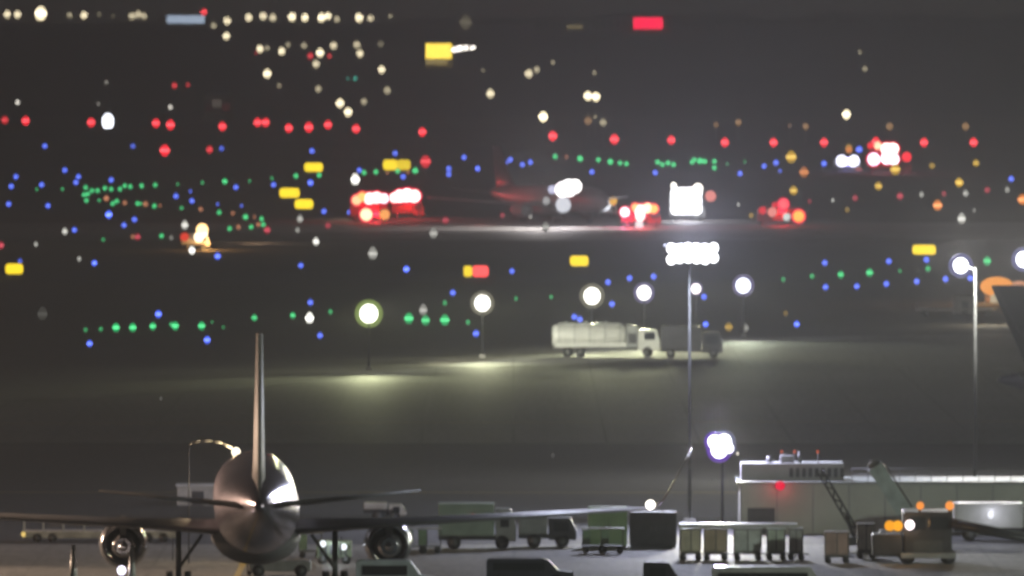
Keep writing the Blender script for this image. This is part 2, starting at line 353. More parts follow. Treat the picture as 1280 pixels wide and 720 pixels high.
cluster(ground_light, 'runway_edge_light', [(1041, 250, .8, .5), (1152, 244, 1, .5), (1207, 243, 1.1, .6), (1202, 276, 1.5, .9), (1259, 238, 1, .5), (1218, 262, .7, .3), (932, 410, 1.2, .3)],
    (.95, .93, .84), 'white edge light', 'on the right side', 'airfield light', 'white airfield lights', 8, .7, tall=1.25)
cluster(ground_light, 'runway_guard_light', [(989, 201, 1.8, 1.1), (1119, 216, 1.7, 1.1), (1165, 209, 1.1, .5), (1220, 206, 1.2, .8), (992, 241, 1.4, 1), (1098, 235, 1.3, 1), (1199, 231, 1.4, 1.3), (1061, 187, 1.2, .6), (1059, 263, 1, .3), (939, 270, 1, .4), (911, 410, 1.4, .5), (982, 391, 1, .2)],
    (1.0, .6, .03), 'amber guard light', 'right of the tall light mast', 'airfield light', 'amber guard lights', 8.5, .62)
cluster(ground_light, 'runway_guard_light', [(1172, 260, 1.5, 1.2), (1278, 253, 1.5, 1.2), (1005, 219, 1.5, .6)],
    (1.0, .3, .04), 'deep orange guard light', 'at the right side', 'airfield light', 'deep orange guard lights', 9, .8)
cluster(ground_light, 'taxiway_centreline_light', [(435, 99, .6, .5), (444, 100, 1, 1)], TEAL, 'teal lamp', 'on the slope', 'lamp', 'teal lamps', 8, .4)

# ------------------------------------------------------------------ lit taxiway signs
def airfield_sign(x, y, wpx, hpx, cols, label):
    D = dist(y, 1.1); s = ppm(D); bl = blur(D) * 0.8
    w = max(wpx - bl * .5, 8) / s; h = max(hpx - bl * .6, 4) / s; zc = 1.1 if h < 1.6 else h * .5 + .35
    D = dist(y, zc)
    t = thing('airfield_sign', (X(x, D), D, zg(D)), label, 'airfield sign', 'lit airfield signs')
    b = MB(); b.box(-w / 2 - .08, w / 2 + .08, -.15, .15, zc - h / 2 - .08, zc + h / 2 + .08, M_dark(), .03); b.build('sign_box', t)
    x0 = -w / 2
    for fr, col, L in cols:
        b = MB(); b.box(x0, x0 + w * fr, -.75, -.155, zc - h / 2, zc + h / 2, emit(col, L * 1.25 * math.exp(DENS * D)), min(h, w * fr) * .3); b.build('sign_panel', t)
        x0 += w * fr
    for sx in (-1, 1):
        b = MB(); b.tube((sx * w * .35, 0, 0), (sx * w * .35, 0, zc - h / 2 - .08), .05, M_steel(), n=8); b.build('leg', t)
for x, y, w, h, c, l in [
    (392, 209, 25, 13, [(1, YEL, .95)], 'yellow lit sign, topmost of the three left of the red flashing trucks'),
    (362, 241, 27, 14, [(1, YEL, .95)], 'yellow lit sign, leftmost of the three left of the red flashing trucks'),
    (380, 255, 25, 14, [(1, YEL, .95)], 'yellow lit sign, lowest of the three left of the red flashing trucks'),
    (496, 206, 36, 15, [(.52, YEL, .85), (.48, YEL, .6)], 'wide two panel yellow lit sign above the red flashing trucks'),
    (18, 336, 24, 15, [(1, YEL, .95)], 'yellow lit sign alone near the left edge'),
    (595, 339, 33, 16, [(.35, YEL, .8), (.65, (1, .08, .08), 1.2)], 'lit sign with a yellow panel and a red panel on dark grass'),
    (724, 326, 25, 15, [(1, YEL, .9)], 'yellow lit sign left of the tall mast head'),
    (1155, 312, 31, 14, [(1, YEL, .95)], 'yellow lit sign above the blue lights on the right')]:
    airfield_sign(x, y, w, h, c, l)

# ------------------------------------------------------------------ lit places on the slope
def slope_building(name, x0, x1, ytop, ybase, wallc, label, cat, depth=12):
    D = dist(ybase, 0); s = ppm(D); z0 = zg(D); w = (x1 - x0) / s; h = (ybase - ytop) / s
    t = thing(name, (X((x0 + x1) / 2, D), D, z0), label, cat)
    b = MB(); b.box(-w / 2, w / 2, 0, depth, -.5, h, mat('wall_' + name + str(int(x0)), wallc, .8)); b.build('wall', t)
    b = MB(); b.box(-w / 2 - .3, w / 2 + .3, -.3, depth + .3, h + .004, h + .35, M_dark()); b.build('roof', t)
    n = max(2, int(w / 4))
    for i in range(n):
        cx = -w / 2 + (i + .5) * w / n
        b = MB(); b.box(cx - w / n * .3, cx + w / n * .3, -.05, -.004, h * .35, h * .75, M_glass()); b.build('window', t)
    return t, D, w, h
t, D, w, h = slope_building('warehouse', 200, 262, 20, 34, (.3, .3, .3), 'long low building with a pale blue lit band on the skyline', 'building')
b = MB(); b.box(-w * .36, w * .4, -.5, -.06, h * .35, h + .3, emit((.5, .62, .8), .55 * math.exp(DENS * D))); b.build('lit_fascia', t)
t, D, w, h = slope_building('roadside_building', 740, 840, 20, 40, (.2, .18, .16), 'dark building under the wide red sign', 'building')
t2 = thing('red_sign', (X(810, D), D - 1.2, zg(D)), 'wide red glowing sign on the skyline', 'sign')
b = MB(); b.box(-8.5, 8.5, -.3, 0, Z(36, D) - zg(D), Z(22, D) - zg(D), emit((1, .0, .06), 1.0 * math.exp(DENS * D)), .8); b.build('sign_panel', t2)
for sx in (-6, 6):
    b = MB(); b.tube((sx, .1, 0), (sx, .1, Z(36, D) - zg(D)), .2, M_steel()); b.build('leg', t2)
t, D, w, h = slope_building('service_station', 532, 566, 53, 84, (.5, .4, .12), 'small building with a yellow glowing front beside a white lit canopy', 'building')
b = MB(); b.box(-w * .5, w * .46, -.3, -.06, h * .35, h * .95, emit((1, .72, .08), 1.3 * math.exp(DENS * D))); b.build('lit_fascia', t)
b = MB(); b.box(-w * .5, w * .3, -.35, -.31, h * .1, h * .33, emit((.8, .6, .2), .25 * math.exp(DENS * D))); b.build('lit_window', t)
z0 = zg(D)
t = thing('canopy', (X(580, D), D - 6, zg(D - 6)), 'flat canopy with bright white lights under it on the slope', 'canopy')
hc = Z(62, D) - z0
b = MB(); b.box(-5.5, 6, -3, 3, hc + .9, hc + 1.3, M_white()); b.build('canopy_roof', t)
for sx in (-4, 4.5):
    b = MB(); b.tube((sx, 0, -.2), (sx, 0, hc + .9), .15, M_steel()); b.build('post', t)
for cx, cz, r in ((-4.5, 0, 1.5), (-2, .6, 1.9), (.8, .9, 1.5), (3.4, .8, 1.1), (4.6, 1, .9)):
    b = MB(); b.ball((cx, -3.2, hc + cz), r * .75, emit(WHITE, 2.6 * math.exp(DENS * D))); b.build('canopy_lamp', t)
t, D, w, h = slope_building('house', 254, 292, 118, 150, (.45, .4, .33), 'dim pale building above the red row', 'building')
b = MB(); b.box(-w * .2, w * .1, -.3, -.06, h * .5, h * .8, emit((.6, .5, .42), .08 * math.exp(DENS * D))); b.build('lit_window', t)
t, D, w, h = slope_building('office_building', 668, 735, 22, 40, (.12, .11, .1), 'dark low building left of the red sign on the skyline', 'building')
b = MB(); b.box(w * .1, w * .4, -.3, -.06, h * .2, h * .5, emit((.9, .7, .3), .1 * math.exp(DENS * D))); b.build('lit_window', t)
# control mast with the green-grey pole and bright lamp at the far left
D = dist(160, 0)
t = thing('light_mast', (X(137, D), D, 0), 'slim mast with one very bright white lamp low on it', 'light mast')
b = MB(); b.tube((0, 0, 0), (0, 0, Z(116, D)), .28, M_steel(), .16); b.build('pole', t)
b = MB(); b.tube((0, 0, Z(152, D)), (-.5, -.6, Z(152, D)), .1, M_steel()); b.build('bracket', t)
e, E = emis(D, 18, 3); b = MB(); b.ball((X(135, D) - X(137, D), -1, Z(152, D)), e / 2, emit(COOL, E), (.9, .8, 1.2)); b.build('lamp_head', t)

# treeline on the crest
def foliage_mat():
    m, n, o = newmat('foliage'); b = n.nodes.new('ShaderNodeBsdfPrincipled'); n.links.new(b.outputs[0], o.inputs[0])
    g = n.nodes.new('ShaderNodeNewGeometry'); r = n.nodes.new('ShaderNodeValToRGB')
    n.links.new(g.outputs['Random Per Island'], r.inputs[0])
    r.color_ramp.elements[0].color = (.03, .035, .025, 1); r.color_ramp.elements[1].color = (.09, .085, .06, 1)
    n.links.new(r.outputs[0], b.inputs['Base Color']); b.inputs['Roughness'].default_value = .9; return m
FOL = foliage_mat()
b = MB(); fs = []
def leafclump(cx, cy, cz, R, hgt, n):
    for _ in range(n):
        u = Vector((random.gauss(0, 1), random.gauss(0, 1), random.gauss(0, 1))).normalized() * (random.random() ** .4)
        c = Vector((cx + u.x * R, cy + u.y * R, cz + u.z * hgt))
        a = Vector((random.uniform(-1, 1), random.uniform(-1, 1), random.uniform(-1, 1))).normalized() * random.uniform(.5, 1.1)
        d = a.cross(Vector((random.uniform(-1, 1), random.uniform(-1, 1), random.uniform(-1, 1)))).normalized() * random.uniform(.5, 1)
        fs.append(b.bm.faces.new([b.bm.verts.new(c + a), b.bm.verts.new(c + d), b.bm.verts.new(c - a), b.bm.verts.new(c - d)]))
x = 500
while x < 1330:
    top = 26 - (4 + 6 * abs(math.sin(x * .013)) + 3 * math.sin(x * .05) + random.uniform(-2, 2)) * (0.4 if x < 740 else 1)
    D = CREST - random.uniform(20, 160); z0 = zg(D); zt = Z(top, D)
    hh = max(zt - z0, 2)
    leafclump(X(x, D), D, z0 + hh * .5, random.uniform(3, 5), hh * .5, 70)
    x += random.uniform(3.5, 7)
b._fin(fs, FOL)
o = b.build('far_treeline'); tag(o, 'dark line of trees along the skyline at right', 'trees', kind='stuff')

# ------------------------------------------------------------------ floodlights
def lamp_head_part(t, D, x, y, dpx, col, L, name='lamp_head', sc=(1, .7, 1), fwd=0.0, halo=None):
    e, E = emis(D - fwd, dpx, L)
    b = MB(); b.ball((X(x, D) - t.location.x, -fwd, Z(y, D) - t.location.z), e / 2, emit(col, E), sc, 14)
    o = b.build(name, t)
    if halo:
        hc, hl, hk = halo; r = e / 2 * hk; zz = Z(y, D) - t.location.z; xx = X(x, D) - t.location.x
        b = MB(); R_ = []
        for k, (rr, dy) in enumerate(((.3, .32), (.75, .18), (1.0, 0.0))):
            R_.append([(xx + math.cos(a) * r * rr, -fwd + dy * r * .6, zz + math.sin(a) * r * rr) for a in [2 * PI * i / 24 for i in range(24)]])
        b.loft(R_, emit(hc, hl), cap=False); b.build('halo_disc', o)  # tinted glowing disc added around the lamp, standing in for lens bloom
    return o
LOWF = [(461, 392, 30, (1, 1, .86), 'yellowish'), (603, 379, 26, (1, .98, .9), ''), (740, 370, 27, (1, .98, .9), ''), (805, 366, 23, (1, .97, .9), ''), (870, 361, 16, (1, .9, .85), 'small'), (929, 357, 24, COOL, '')]
for i, (x, y, d, c, w_) in enumerate(LOWF):
    D = dist(y, 5.5); s = ppm(D)
    t = thing('floodlight', (X(x, D), D, 0), '%s floodlight on a low pole, %s from the left in the row of six' % (('round ' + w_) if w_ else 'round white', ordw(i + 1)), 'floodlight', 'low floodlights along the apron edge')
    b = MB(); b.tube((0, 0, 0), (0, 0, 5.3), .1, M_mast(), .07, 10); b.build('pole', t)
    b = MB(); b.box(-.3, .3, -.3, .3, 0, .35, mat('cast_concrete', (.35, .34, .32), .8), .03); b.build('base', t)
    b = MB(); b.box(-.7, .7, .1, .45, 4.95, 6.05, M_dark(), .05); b.build('housing', t)
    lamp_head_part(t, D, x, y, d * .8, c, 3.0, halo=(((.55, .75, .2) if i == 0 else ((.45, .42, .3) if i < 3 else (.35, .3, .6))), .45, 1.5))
    P = 900 if i != 4 else 400
    plight((X(x, D), D - .7, 6.4), c, P, .4)
    # beam towards the apron
    sp = plight((X(x, D), D - 1.0, 5.4), (c[0] * .95, c[1], c[2] * .66), P * 28, .4, spot=True, tgt=(X(x, D) + 3, D - 95, 0), size=30, blend=1.0)
    sp.scale = (3.2, 1, 1)
plight((X(461, 1247), 1246, 6.0), (1, 1, .78), 130000, .3, spot=True, tgt=(X(757, 1290), 1290, 2), size=42, blend=.8)
# apron masts beyond the sides of the frame
for mx, my, mc, mp, lb in ((-80, 826, (1, .66, .45), 60000, 'apron light mast beyond the left edge'), (92, 722, (.9, 1, .84), 150000, 'apron light mast beyond the right edge')):
    t = thing('light_mast', (mx, my, 0), lb, 'light mast')
    b = MB(); b.tube((0, 0, 0), (0, 0, 17), .24, M_mast(), .13, 14); b.build('pole', t)
    b = MB(); b.box(-1.2, 1.2, -.2, .2, 17, 17.6, M_dark(), .05); b.build('housing', t)
    b = MB(); b.box(-1.1, 1.1, -.26, -.21, 17.05, 17.55, emit(mc, 8)); b.build('lamp_lens', t)
    plight((mx, my - .5, 18.2), mc, mp, 1.0)
    if mx < 0: plight((mx, my - 1, 17.3), (1, .7, .5), 340000, 1.2, spot=True, tgt=(-15, 765, 5), size=36, blend=.8)
# tall mast
D = 861.0
t = thing('light_mast', (X(862, D), D, 0), 'tall grey mast with a wide bank of dazzling white floodlights', 'light mast')
b = MB(); b.tube((0, 0, 0), (0, 0, Z(322, D)), .13, M_mast(), .08, 14); b.build('pole', t)
b = MB(); b.tube((0, 0, 0), (0, 0, .5), .45, mat('cast_concrete', (.35, .34, .32), .8), .4, 14); b.build('base', t)
b = MB(); zt = Z(317, D); b.box(-1.75, 1.95, .12, .3, zt - .08, zt + .08, M_dark()); b.box(-1.75, 1.95, .12, .3, zt + .5, zt + .6, M_dark()); b.build('crossbar', t)
for r_ in range(2):
    for k in range(6):
        x = 839 + k * 10.6; y = 310 + r_ * 13
        b = MB(); cx = X(x, D) - t.location.x
        b.box(cx - .24, cx + .24, -.3, .1, Z(y, D) - .26, Z(y, D) + .26, M_dark(), .03)
        hd = b.build('lamp_housing', t)
        b = MB(); jz = random.uniform(-.09, .09); b.ball((cx, -.34, Z(y, D) + jz), .34, emit((.97, .97, 1), 5), (1, .35, 1.05), 14); b.build('lamp_lens', hd)
plight((X(865, D), D - .5, zt + 1.3), (.74, .78, 1), 50000, .5)

# lower lamp by the mast
D = 850.0
t = thing('floodlight', (X(903, D), D, 0), 'bluish white floodlight halfway down beside the tall mast', 'floodlight')
b = MB(); b.tube((0, 0, 0), (0, 0, Z(548, D)), .11, M_mast(), .08); b.build('pole', t)
b = MB(); b.box(-.75, .55, .05, .35, Z(568, D), Z(546, D), M_dark(), .04); b.build('housing', t)
for cx, cy_, dd in ((893, 552, 18), (905, 552, 20), (899, 562, 22), (911, 560, 13)):
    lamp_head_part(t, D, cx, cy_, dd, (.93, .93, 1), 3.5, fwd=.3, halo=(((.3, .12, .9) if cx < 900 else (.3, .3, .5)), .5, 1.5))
lamp_head_part(t, D, 922, 567, 5, WHITE, 1, 'small_lamp')
plight((X(899, D), D - .8, Z(540, D)), (.7, .66, 1), 9000, .4)
plight((X(899, D), D - 1.2, Z(557, D)), (1, .97, .74), 22000, .4, spot=True, tgt=(X(820, D), D - 55, 0), size=120, blend=.9)
# right hand masts
D = 943.0
t = thing('light_mast', (X(1219, D), D, 0), 'grey mast with a dazzling lamp on a short arm at right', 'light mast')
b = MB(); b.tube((0, 0, 0), (0, 0, Z(335, D)), .15, M_mast(), .09, 14); b.build('pole', t)
b = MB(); b.tube((0, 0, Z(337, D)), (X(1203, D) - t.location.x, 0, Z(332, D)), .06, M_steel()); b.build('arm', t)
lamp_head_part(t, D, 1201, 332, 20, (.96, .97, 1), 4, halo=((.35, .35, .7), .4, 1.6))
plight((X(1199, D), D - .8, Z(322, D)), (1, .98, .9), 22000, .5)
t = thing('light_mast', (X(1288, D), D + 2, 0), 'mast whose bright lamp just enters at the right edge', 'light mast')
b = MB(); b.tube((0, 0, 0), (0, 0, Z(322, D)), .2, M_steel(), .12, 14); b.build('pole', t)
b = MB(); b.tube((0, 0, Z(327, D)), (X(1282, D) - t.location.x, 0, Z(325, D)), .06, M_steel()); b.build('arm', t)
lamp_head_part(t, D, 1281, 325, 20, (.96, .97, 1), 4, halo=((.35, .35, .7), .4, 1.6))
plight((X(1281, D), D - 1, Z(325, D)), (1, .98, .9), 22000, .5)

# ------------------------------------------------------------------ airliner
def ring(y, cx, cz, rx, rz, n=28, lo=None):
    pts = []
    for i in range(n):
        a = 2 * PI * i / n; z = math.sin(a) * rz
        if lo and z < 0: z *= lo
        pts.append((cx + math.cos(a) * rx, y, cz + z))
    return pts
def foil(p_le, chord, thick, n=8, vertical=False):
    """aerofoil section; leading edge at p_le, chord runs aft (-y)"""
    up, lo = [], []
    for i in range(n + 1):
        u = i / n; th = thick * (2.6 * math.sqrt(u) * (1 - u) * .9 + .02)
        up.append((u, th / 2)); lo.append((u, -th / 2))
    pts = up + lo[::-1][1:-1]
    x, y, z = p_le
    if vertical: return [(x + t_, y - u * chord, z) for u, t_ in pts]
    return [(x, y - u * chord, z + t_) for u, t_ in pts]
def airliner(loc, rz, label, body, belly, tailm, metal, sc=1.0, winglets=True, ty=0.0, fint=1.0):
    t = thing('airliner', loc, label, 'airliner', rz=rz); t.scale = (sc, sc, sc)
    b = MB()      # y=0 tail tip, nose at +54
    rings = [(-.1, 5.95, .12, .16), (.5, 5.95, .35, .45), (3, 5.85, .85, 1.05), (7, 5.65, 1.45, 1.6), (11, 5.4, 1.95, 2.1), (16, 5.1, 2.38, 2.5), (20, 5.0, 2.52, 2.68), (28, 5, 2.52, 2.7), (40, 5, 2.52, 2.7), (46, 5, 2.5, 2.65), (49.5, 4.85, 2.2, 2.35), (52, 4.6, 1.6, 1.75), (53.6, 4.35, .85, .95), (54.2, 4.25, .15, .2)]
    b.loft([ring(y, 0, cz, rx, rz_) for y, cz, rx, rz_ in rings], body)
    fus = b.build('fuselage', t)
    b = MB(); b.loft([ring(y, 0, 3.1, rx, rz_) for y, rx, rz_ in ((18, .4, .3), (20, 1.8, 1.1), (23, 2.5, 1.5), (30, 2.7, 1.55), (34, 2.3, 1.2), (36.5, .4, .3))], belly); b.build('wing_fairing', t)
    for sx in (-1, 1):
        b = None
        for k in range(0):
            yy = 12 + k * .95
            if 27.5 < yy < 29.5: continue
            xx = 2.53 if yy > 18 else 2.2 + (yy - 12) * .05
            b.box(sx * xx - .02, sx * xx + .02, yy, yy + .28, 5.55, 5.95, M_glass())
        b = MB(); b.loft([foil((sx * 1.9, 33.5, 3.6), 11.5, 1.0), foil((sx * 7.9, 28.6, 4.0), 7.2, .6), foil((sx * 23.4, 18.6, 5.15), 2.4, .2)], belly); b.build('wing', t)
        if winglets:
            b = MB(); b.loft([foil((sx * 23.3, 18.6, 5.15), 2.5, .25), foil((sx * 23.9, 18.1, 5.6), 2.2, .18), foil((sx * 24.6, 17.2, 6.8), 1.5, .12), foil((sx * 25.6, 16, 8.8), .7, .08)], metal); b.build('winglet', t)
        b = MB(); b.loft([foil((sx * .8, 8.5, 5.75), 5.2, .4), foil((sx * 9.3, 2.6, 6.8), 1.9, .12)], belly); b.build('tailplane', t)
        # engine
        e = thing_part(t, 'engine', (sx * 7.95, 0, 0))
        b = MB()
        prof = [(33.0, 1.18), (33.15, 1.3), (32.6, 1.4), (31, 1.46), (28.8, 1.38), (27.6, 1.2), (27.65, 1.1), (29, 1.05), (31.6, 1.08), (32.7, 1.1), (33.0, 1.18)]
        b.loft([ring(y, 0, 2.55, r, r, 24) for y, r in prof], metal, cap=False); b.build('nacelle', e)
        b = MB(); b.loft([ring(y, 0, 2.55, r, r, 20) for y, r in ((31.5, .95), (28, .8), (26.4, .55), (26.35, .45), (27, .4))], metal, cap=True); b.build('core_cowl', e)
        b = MB(); b.loft([ring(y, 0, 2.55, r, r, 16) for y, r in ((26.9, .36), (26, .28), (25.2, .05))], metal); b.build('exhaust_plug', e)
        b = MB(); b.loft([ring(y, 0, 2.55, r, r, 24) for y, r in ((30.2, 1.04), (30.0, 1.04))], M_dark()); b.build('fan_disc', e)
        b = MB(); b.prism([(32.5, 3.9), (29.5, 4.3), (25, 4.1), (26.5, 3.2), (28.5, 3.3)], 'x', -.18, .18, belly); b.build('pylon', e)
        # main gear
        g = thing_part(t, 'main_gear', (sx * 4.65, 23.2, 0))
        b = MB(); b.tube((0, 0, .7), (0, 0, 3.6), .17, M_steel()); b.tube((0, -.1, 1.4), (-sx * 1.4, 0, 3.4), .1, M_steel()); b.box(-.12, .12, -.8, .8, .55, .75, M_steel(), .03); b.build('strut', g)
        for wy in (-.72, .72):
            for wx in (-.55, .55):
                b = MB(); b.tube((wx - .2, wy, .6), (wx + .2, wy, .6), .6, M_rub(), n=20); wh = b.build('wheel', g)
                b = MB(); b.tube((wx - .23, wy, .6), (wx + .23, wy, .6), .28, M_steel(), n=14); b.build('hub', wh)
        b = MB(); b.box(sx * .35 - .03, sx * .35 + .03, -.5, .5, 1.9, 3.3, belly); b.build('gear_door', g)
    g = thing_part(t, 'nose_gear', (0, 46.2, 0))
    b = MB(); b.tube((0, 0, .5), (0, 0, 2.8), .12, M_steel()); b.build('strut', g)
    for wx in (-.28, .28):
        b = MB(); b.tube((wx - .14, 0, .45), (wx + .14, 0, .45), .45, M_rub(), n=18); b.build('wheel', g)
    b = MB(); b.loft([foil((0, 13.2, 7.0), 9.3, .85, vertical=True), foil((0, 11.0, 8.2), 8.0, .75, vertical=True), foil((0, 4.9 + ty, 15.85), 3.2, .32 * fint, vertical=True)], tailm); fin = b.build('fin', t)
    b = MB(); b.prism([(3.2, 6.9), (3.95, 6.8), (2.0 + ty, 15.8), (1.5 + ty, 15.8)], 'x', -.1, .1, tailm); b.build('rudder', fin)
    b = MB(); b.ball((0, 25, 7.75), .18, mat('beacon_glass', (.3, .02, .02), .2)); b.build('beacon', t)
    return t
def thing_part(parent, name, loc):
    o = bpy.data.objects.new(name, None); COL.objects.link(o); o.parent = parent; o.location = loc; o.empty_display_size = .3; return o
body = mat('polished_aluminium', (.32, .28, .33), .22, .85, .12, .4, bump=.02)
wingm = mat('wing_grey', (.2, .2, .21), .5, .1, .2, .6)
tailp = mat('tail_grey', (.5, .48, .46), .6, .0, .2, .5)
D = 738.0
AP = airliner((X(325, D), D, 0), math.radians(1.6), 'twin engined airliner seen from behind with tall thin fin', body, wingm, tailp, mat('engine_metal', (.5, .5, .52), .22, .9, .1, .5), fint=1.35)
def part_at(t, name, x, y, D, dpx, col, L, sc=(1, .8, 1)):
    e, E = emis(D, dpx, L); w = Vector((X(x, D), D, Z(y, D)))
    rz = t.rotation_euler.z; l = Matrix.Rotation(-rz, 4, 'Z') @ (w - t.location) / t.scale.x
    b = MB(); b.ball((0, 0, 0), e / 2 / t.scale.x, emit(col, E), sc, 12); o = b.build(name, t); o.location = l; return o
part_at(AP, 'navigation_light', 813, 631, 755, 13, (1, .93, .85), 3)
plight((X(813, 754), 753.5, Z(631, 754)), (.7, .6, 1), 60, .2)
# gooseneck lamp just left of the fuselage
D = 800.0
t = thing('gooseneck_lamp', (X(236, D), D, 0), 'curved gooseneck lamp bending over towards the fuselage', 'lamp')
b = MB(); pts = [(236, 556), (240, 553), (250, 551), (265, 551), (278, 554), (290, 560), (295, 565)]
P3 = [(X(a, D) - t.location.x, 0, Z(c, D)) for a, c in pts]
b.tube((0, 0, 0), P3[0], .045, M_dark(), .04)
for a, c in zip(P3, P3[1:]): b.tube(a, c, .075, M_steel())
b.build('pole', t)
lamp_head_part(t, D, 295, 565, 12, (1, .9, .7), 2.5)
plight((X(290, D), D - .5, Z(567, D)), (1, .72, .42), 900, .3)

# ------------------------------------------------------------------ vehicles
def wheels(t, xs, ys, r, w=.3, rim=True):
    for x in xs:
        for s_, y in zip((-1, 1), ys):
            b = MB(); b.tube((x, y - w / 2 * 1, r), (x, y + w / 2, r), r, M_rub(), n=18); wh = b.build('wheel', t)
            if rim:
                b = MB(); b.tube((x, y - w / 2 - .02, r), (x, y + w / 2 + .02, r), r * .5, M_steel(), n=14); b.build('rim', wh)
def tanker_truck():
    D = 34 * FPX / (446 - HY); s = ppm(D)
    t = thing('tanker_truck', (X(757, D), D, 0), 'white aircraft refuelling tanker truck under the floodlights', 'tanker truck')
    L2 = 67 / s
    b = MB(); b.box(-L2, L2, -1.1, 1.1, .75, 1.0, M_dark(), .02); b.build('chassis', t)
    tank = MB(); a0, a1 = -L2, L2 - 3.3
    tank.loft([[(x, math.cos(a) * 1.2 * k, 2.15 + math.sin(a) * 1.15 * k) for a in [2 * PI * i / 24 for i in range(24)]] for x, k in ((a0, .75), (a0 + .15, .93), (a0 + .5, 1), (a1 - .5, 1), (a1 - .15, .93), (a1, .75))], M_white()); tk = tank.build('tank', t)
    for k in range(5):
        xx = a0 + .7 + k * (a1 - a0 - 1.4) / 4
        b = MB(); b.loft([[(x, math.cos(a) * 1.23, 2.15 + math.sin(a) * 1.18) for a in [2 * PI * i / 24 for i in range(24)]] for x in (xx, xx + .08)], M_grey()); b.build('tank_band', tk)
    b = MB(); b.box(a0 + .6, a1 - .6, -.35, .35, 3.25, 3.42, M_grey(), .02)
    for k in range(3): b.tube((a0 + 1.4 + k * 2, 0, 3.4), (a0 + 1.4 + k * 2, 0, 3.6), .25, M_steel())
    b.build('walkway', tk)
    b = MB(); b.box(a0 + .3, a1, -1.18, -.9, 1.0, 1.45, M_white(), .03); b.build('side_skirt', t)
    b = MB(); b.box(a1 + .05, a1 + 1.1, -1.15, 1.15, 1.0, 3.2, M_grey(), .05); b.box(a1 + .2, a1 + .95, -1.2, -1.16, 1.4, 2.4, M_dark()); b.build('pump_cabinet', t)
    b = MB(); b.prism([(a1 + 1.15, .7), (L2, .7), (L2 + .05, 1.6), (L2 - .25, 2.75), (a1 + 1.15, 2.85)], 'y', -1.15, 1.15, M_white()); cb = b.build('cab', t)
    b = MB(); b.box(L2 - 1.5, L2 - .45, -1.19, -1.155, 1.75, 2.5, M_glass()); b.build('window', cb)
    b = MB(); b.box(L2 - .1, L2 + .1, -1.0, 1.0, .5, .85, M_grey(), .04); b.build('bumper', t)
    wheels(t, (-L2 + 1.6, -L2 + 2.9, L2 - 1.2), (-1.0, 1.0), .52)
tanker_truck()
def cab_truck(name, cat, x0, x1, ybase, hgt, bodym, cabm, label, cab_right=True, boxlen=.66, rz=0):
    D = 34 * FPX / (ybase - HY); s = ppm(D); L2 = (x1 - x0) / s / 2
    t = thing(name, (X((x0 + x1) / 2, D), D, 0), label, cat, rz=rz)
    f = 1 if cab_right else -1
    b = MB(); b.box(-L2, L2, -1.0, 1.0, .6, .85, M_dark(), .02); b.build('chassis', t)
    e = -L2 + 2 * L2 * boxlen
    xs = sorted((f * -L2, f * e)); b = MB(); b.box(xs[0], xs[1], -1.2, 1.2, .88, hgt, bodym, .06)
    b.build('box_body', t)
    b = MB(); b.box(xs[0] + .15, xs[1] - .15, -1.235, -1.205, 1.1, hgt - .25, bodym, .01); b.build('side_panel', t)
    ch = min(hgt * .92, 2.6)
    P = [(f * (e + .1), .5), (f * L2, .5), (f * (L2 + .02), ch * .55), (f * (L2 - .35), ch), (f * (e + .1), ch)]
    b = MB(); b.prism(P, 'y', -1.1, 1.1, cabm); cb = b.build('cab', t)
    wx = sorted((f * (e + .4), f * (L2 - .45)))
    if wx[1] - wx[0] > .3:
        b = MB(); b.box(wx[0], wx[1], -1.14, -1.105, ch * .55, ch * .88, M_glass()); b.build('window', cb)
    wheels(t, (f * (-L2 + 1), f * (L2 - .9)), (-.95, .95), .45)
    return t, D
cab_truck('service_truck', 'truck', 826, 903, 447, 3.2, M_dark(), M_dark(), 'dark service truck close in front of the white tanker')
# emergency trucks -------------------------------------------------
def emergency(x0, x1, ybase, hgt, label, lights, bodym=None, cab_right=True, name='fire_truck', cat='fire truck', glow=None):
    t, D = cab_truck(name, cat, x0, x1, ybase, hgt, bodym or M_red(), bodym or M_red(), label, cab_right)
    s = ppm(D)
    b = MB(); b.box(-(x1 - x0) / s * .3, (x1 - x0) / s * .45, -.5, .5, hgt + .004, hgt + .2, M_dark(), .03); b.build('light_bar', t)
    for (x, y, d, c, L) in lights:
        e, E = emis(D, d, L)
        b = MB(); b.ball((X(x, D) - t.location.x, -1.75, Z(y, D)), e / 2, emit(c, E), (1, .5, 1), 12); wl = b.build('warning_light', t)
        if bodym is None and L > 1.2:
            k = 1.32; b = MB(); b.tube((X(x, D) - t.location.x, -1.42, Z(y, D)), (X(x, D) - t.location.x, -1.3, Z(y, D)), e / 2 * k, emit((1, .0, .06), 1.6), e / 2 * k * .9, 20); b.build('red_halo_disc', wl)  # red glowing disc added behind the lamp as its halo
    if glow:
        for gx, gy, gc, gw in glow: plight((X(gx, D), D - 3.2, max(Z(gy, D), 1)), gc, gw, .5)
    return t
HOT = (1.0, .82, .75)
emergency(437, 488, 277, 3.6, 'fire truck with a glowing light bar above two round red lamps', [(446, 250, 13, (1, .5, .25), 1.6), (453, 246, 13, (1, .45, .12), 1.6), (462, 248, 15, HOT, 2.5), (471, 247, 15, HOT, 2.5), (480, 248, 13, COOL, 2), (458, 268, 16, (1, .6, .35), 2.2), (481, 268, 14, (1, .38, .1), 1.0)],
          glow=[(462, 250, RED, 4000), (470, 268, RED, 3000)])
emergency(489, 530, 273, 3.6, 'fire truck with the widest white glow at the right of the pair', [(493, 247, 13, HOT, 2.3), (500, 245, 16, (1, .9, .85), 3), (509, 244, 17, (1, .9, .85), 3), (518, 245, 16, HOT, 2.8)], glow=[(512, 245, RED, 6000)])
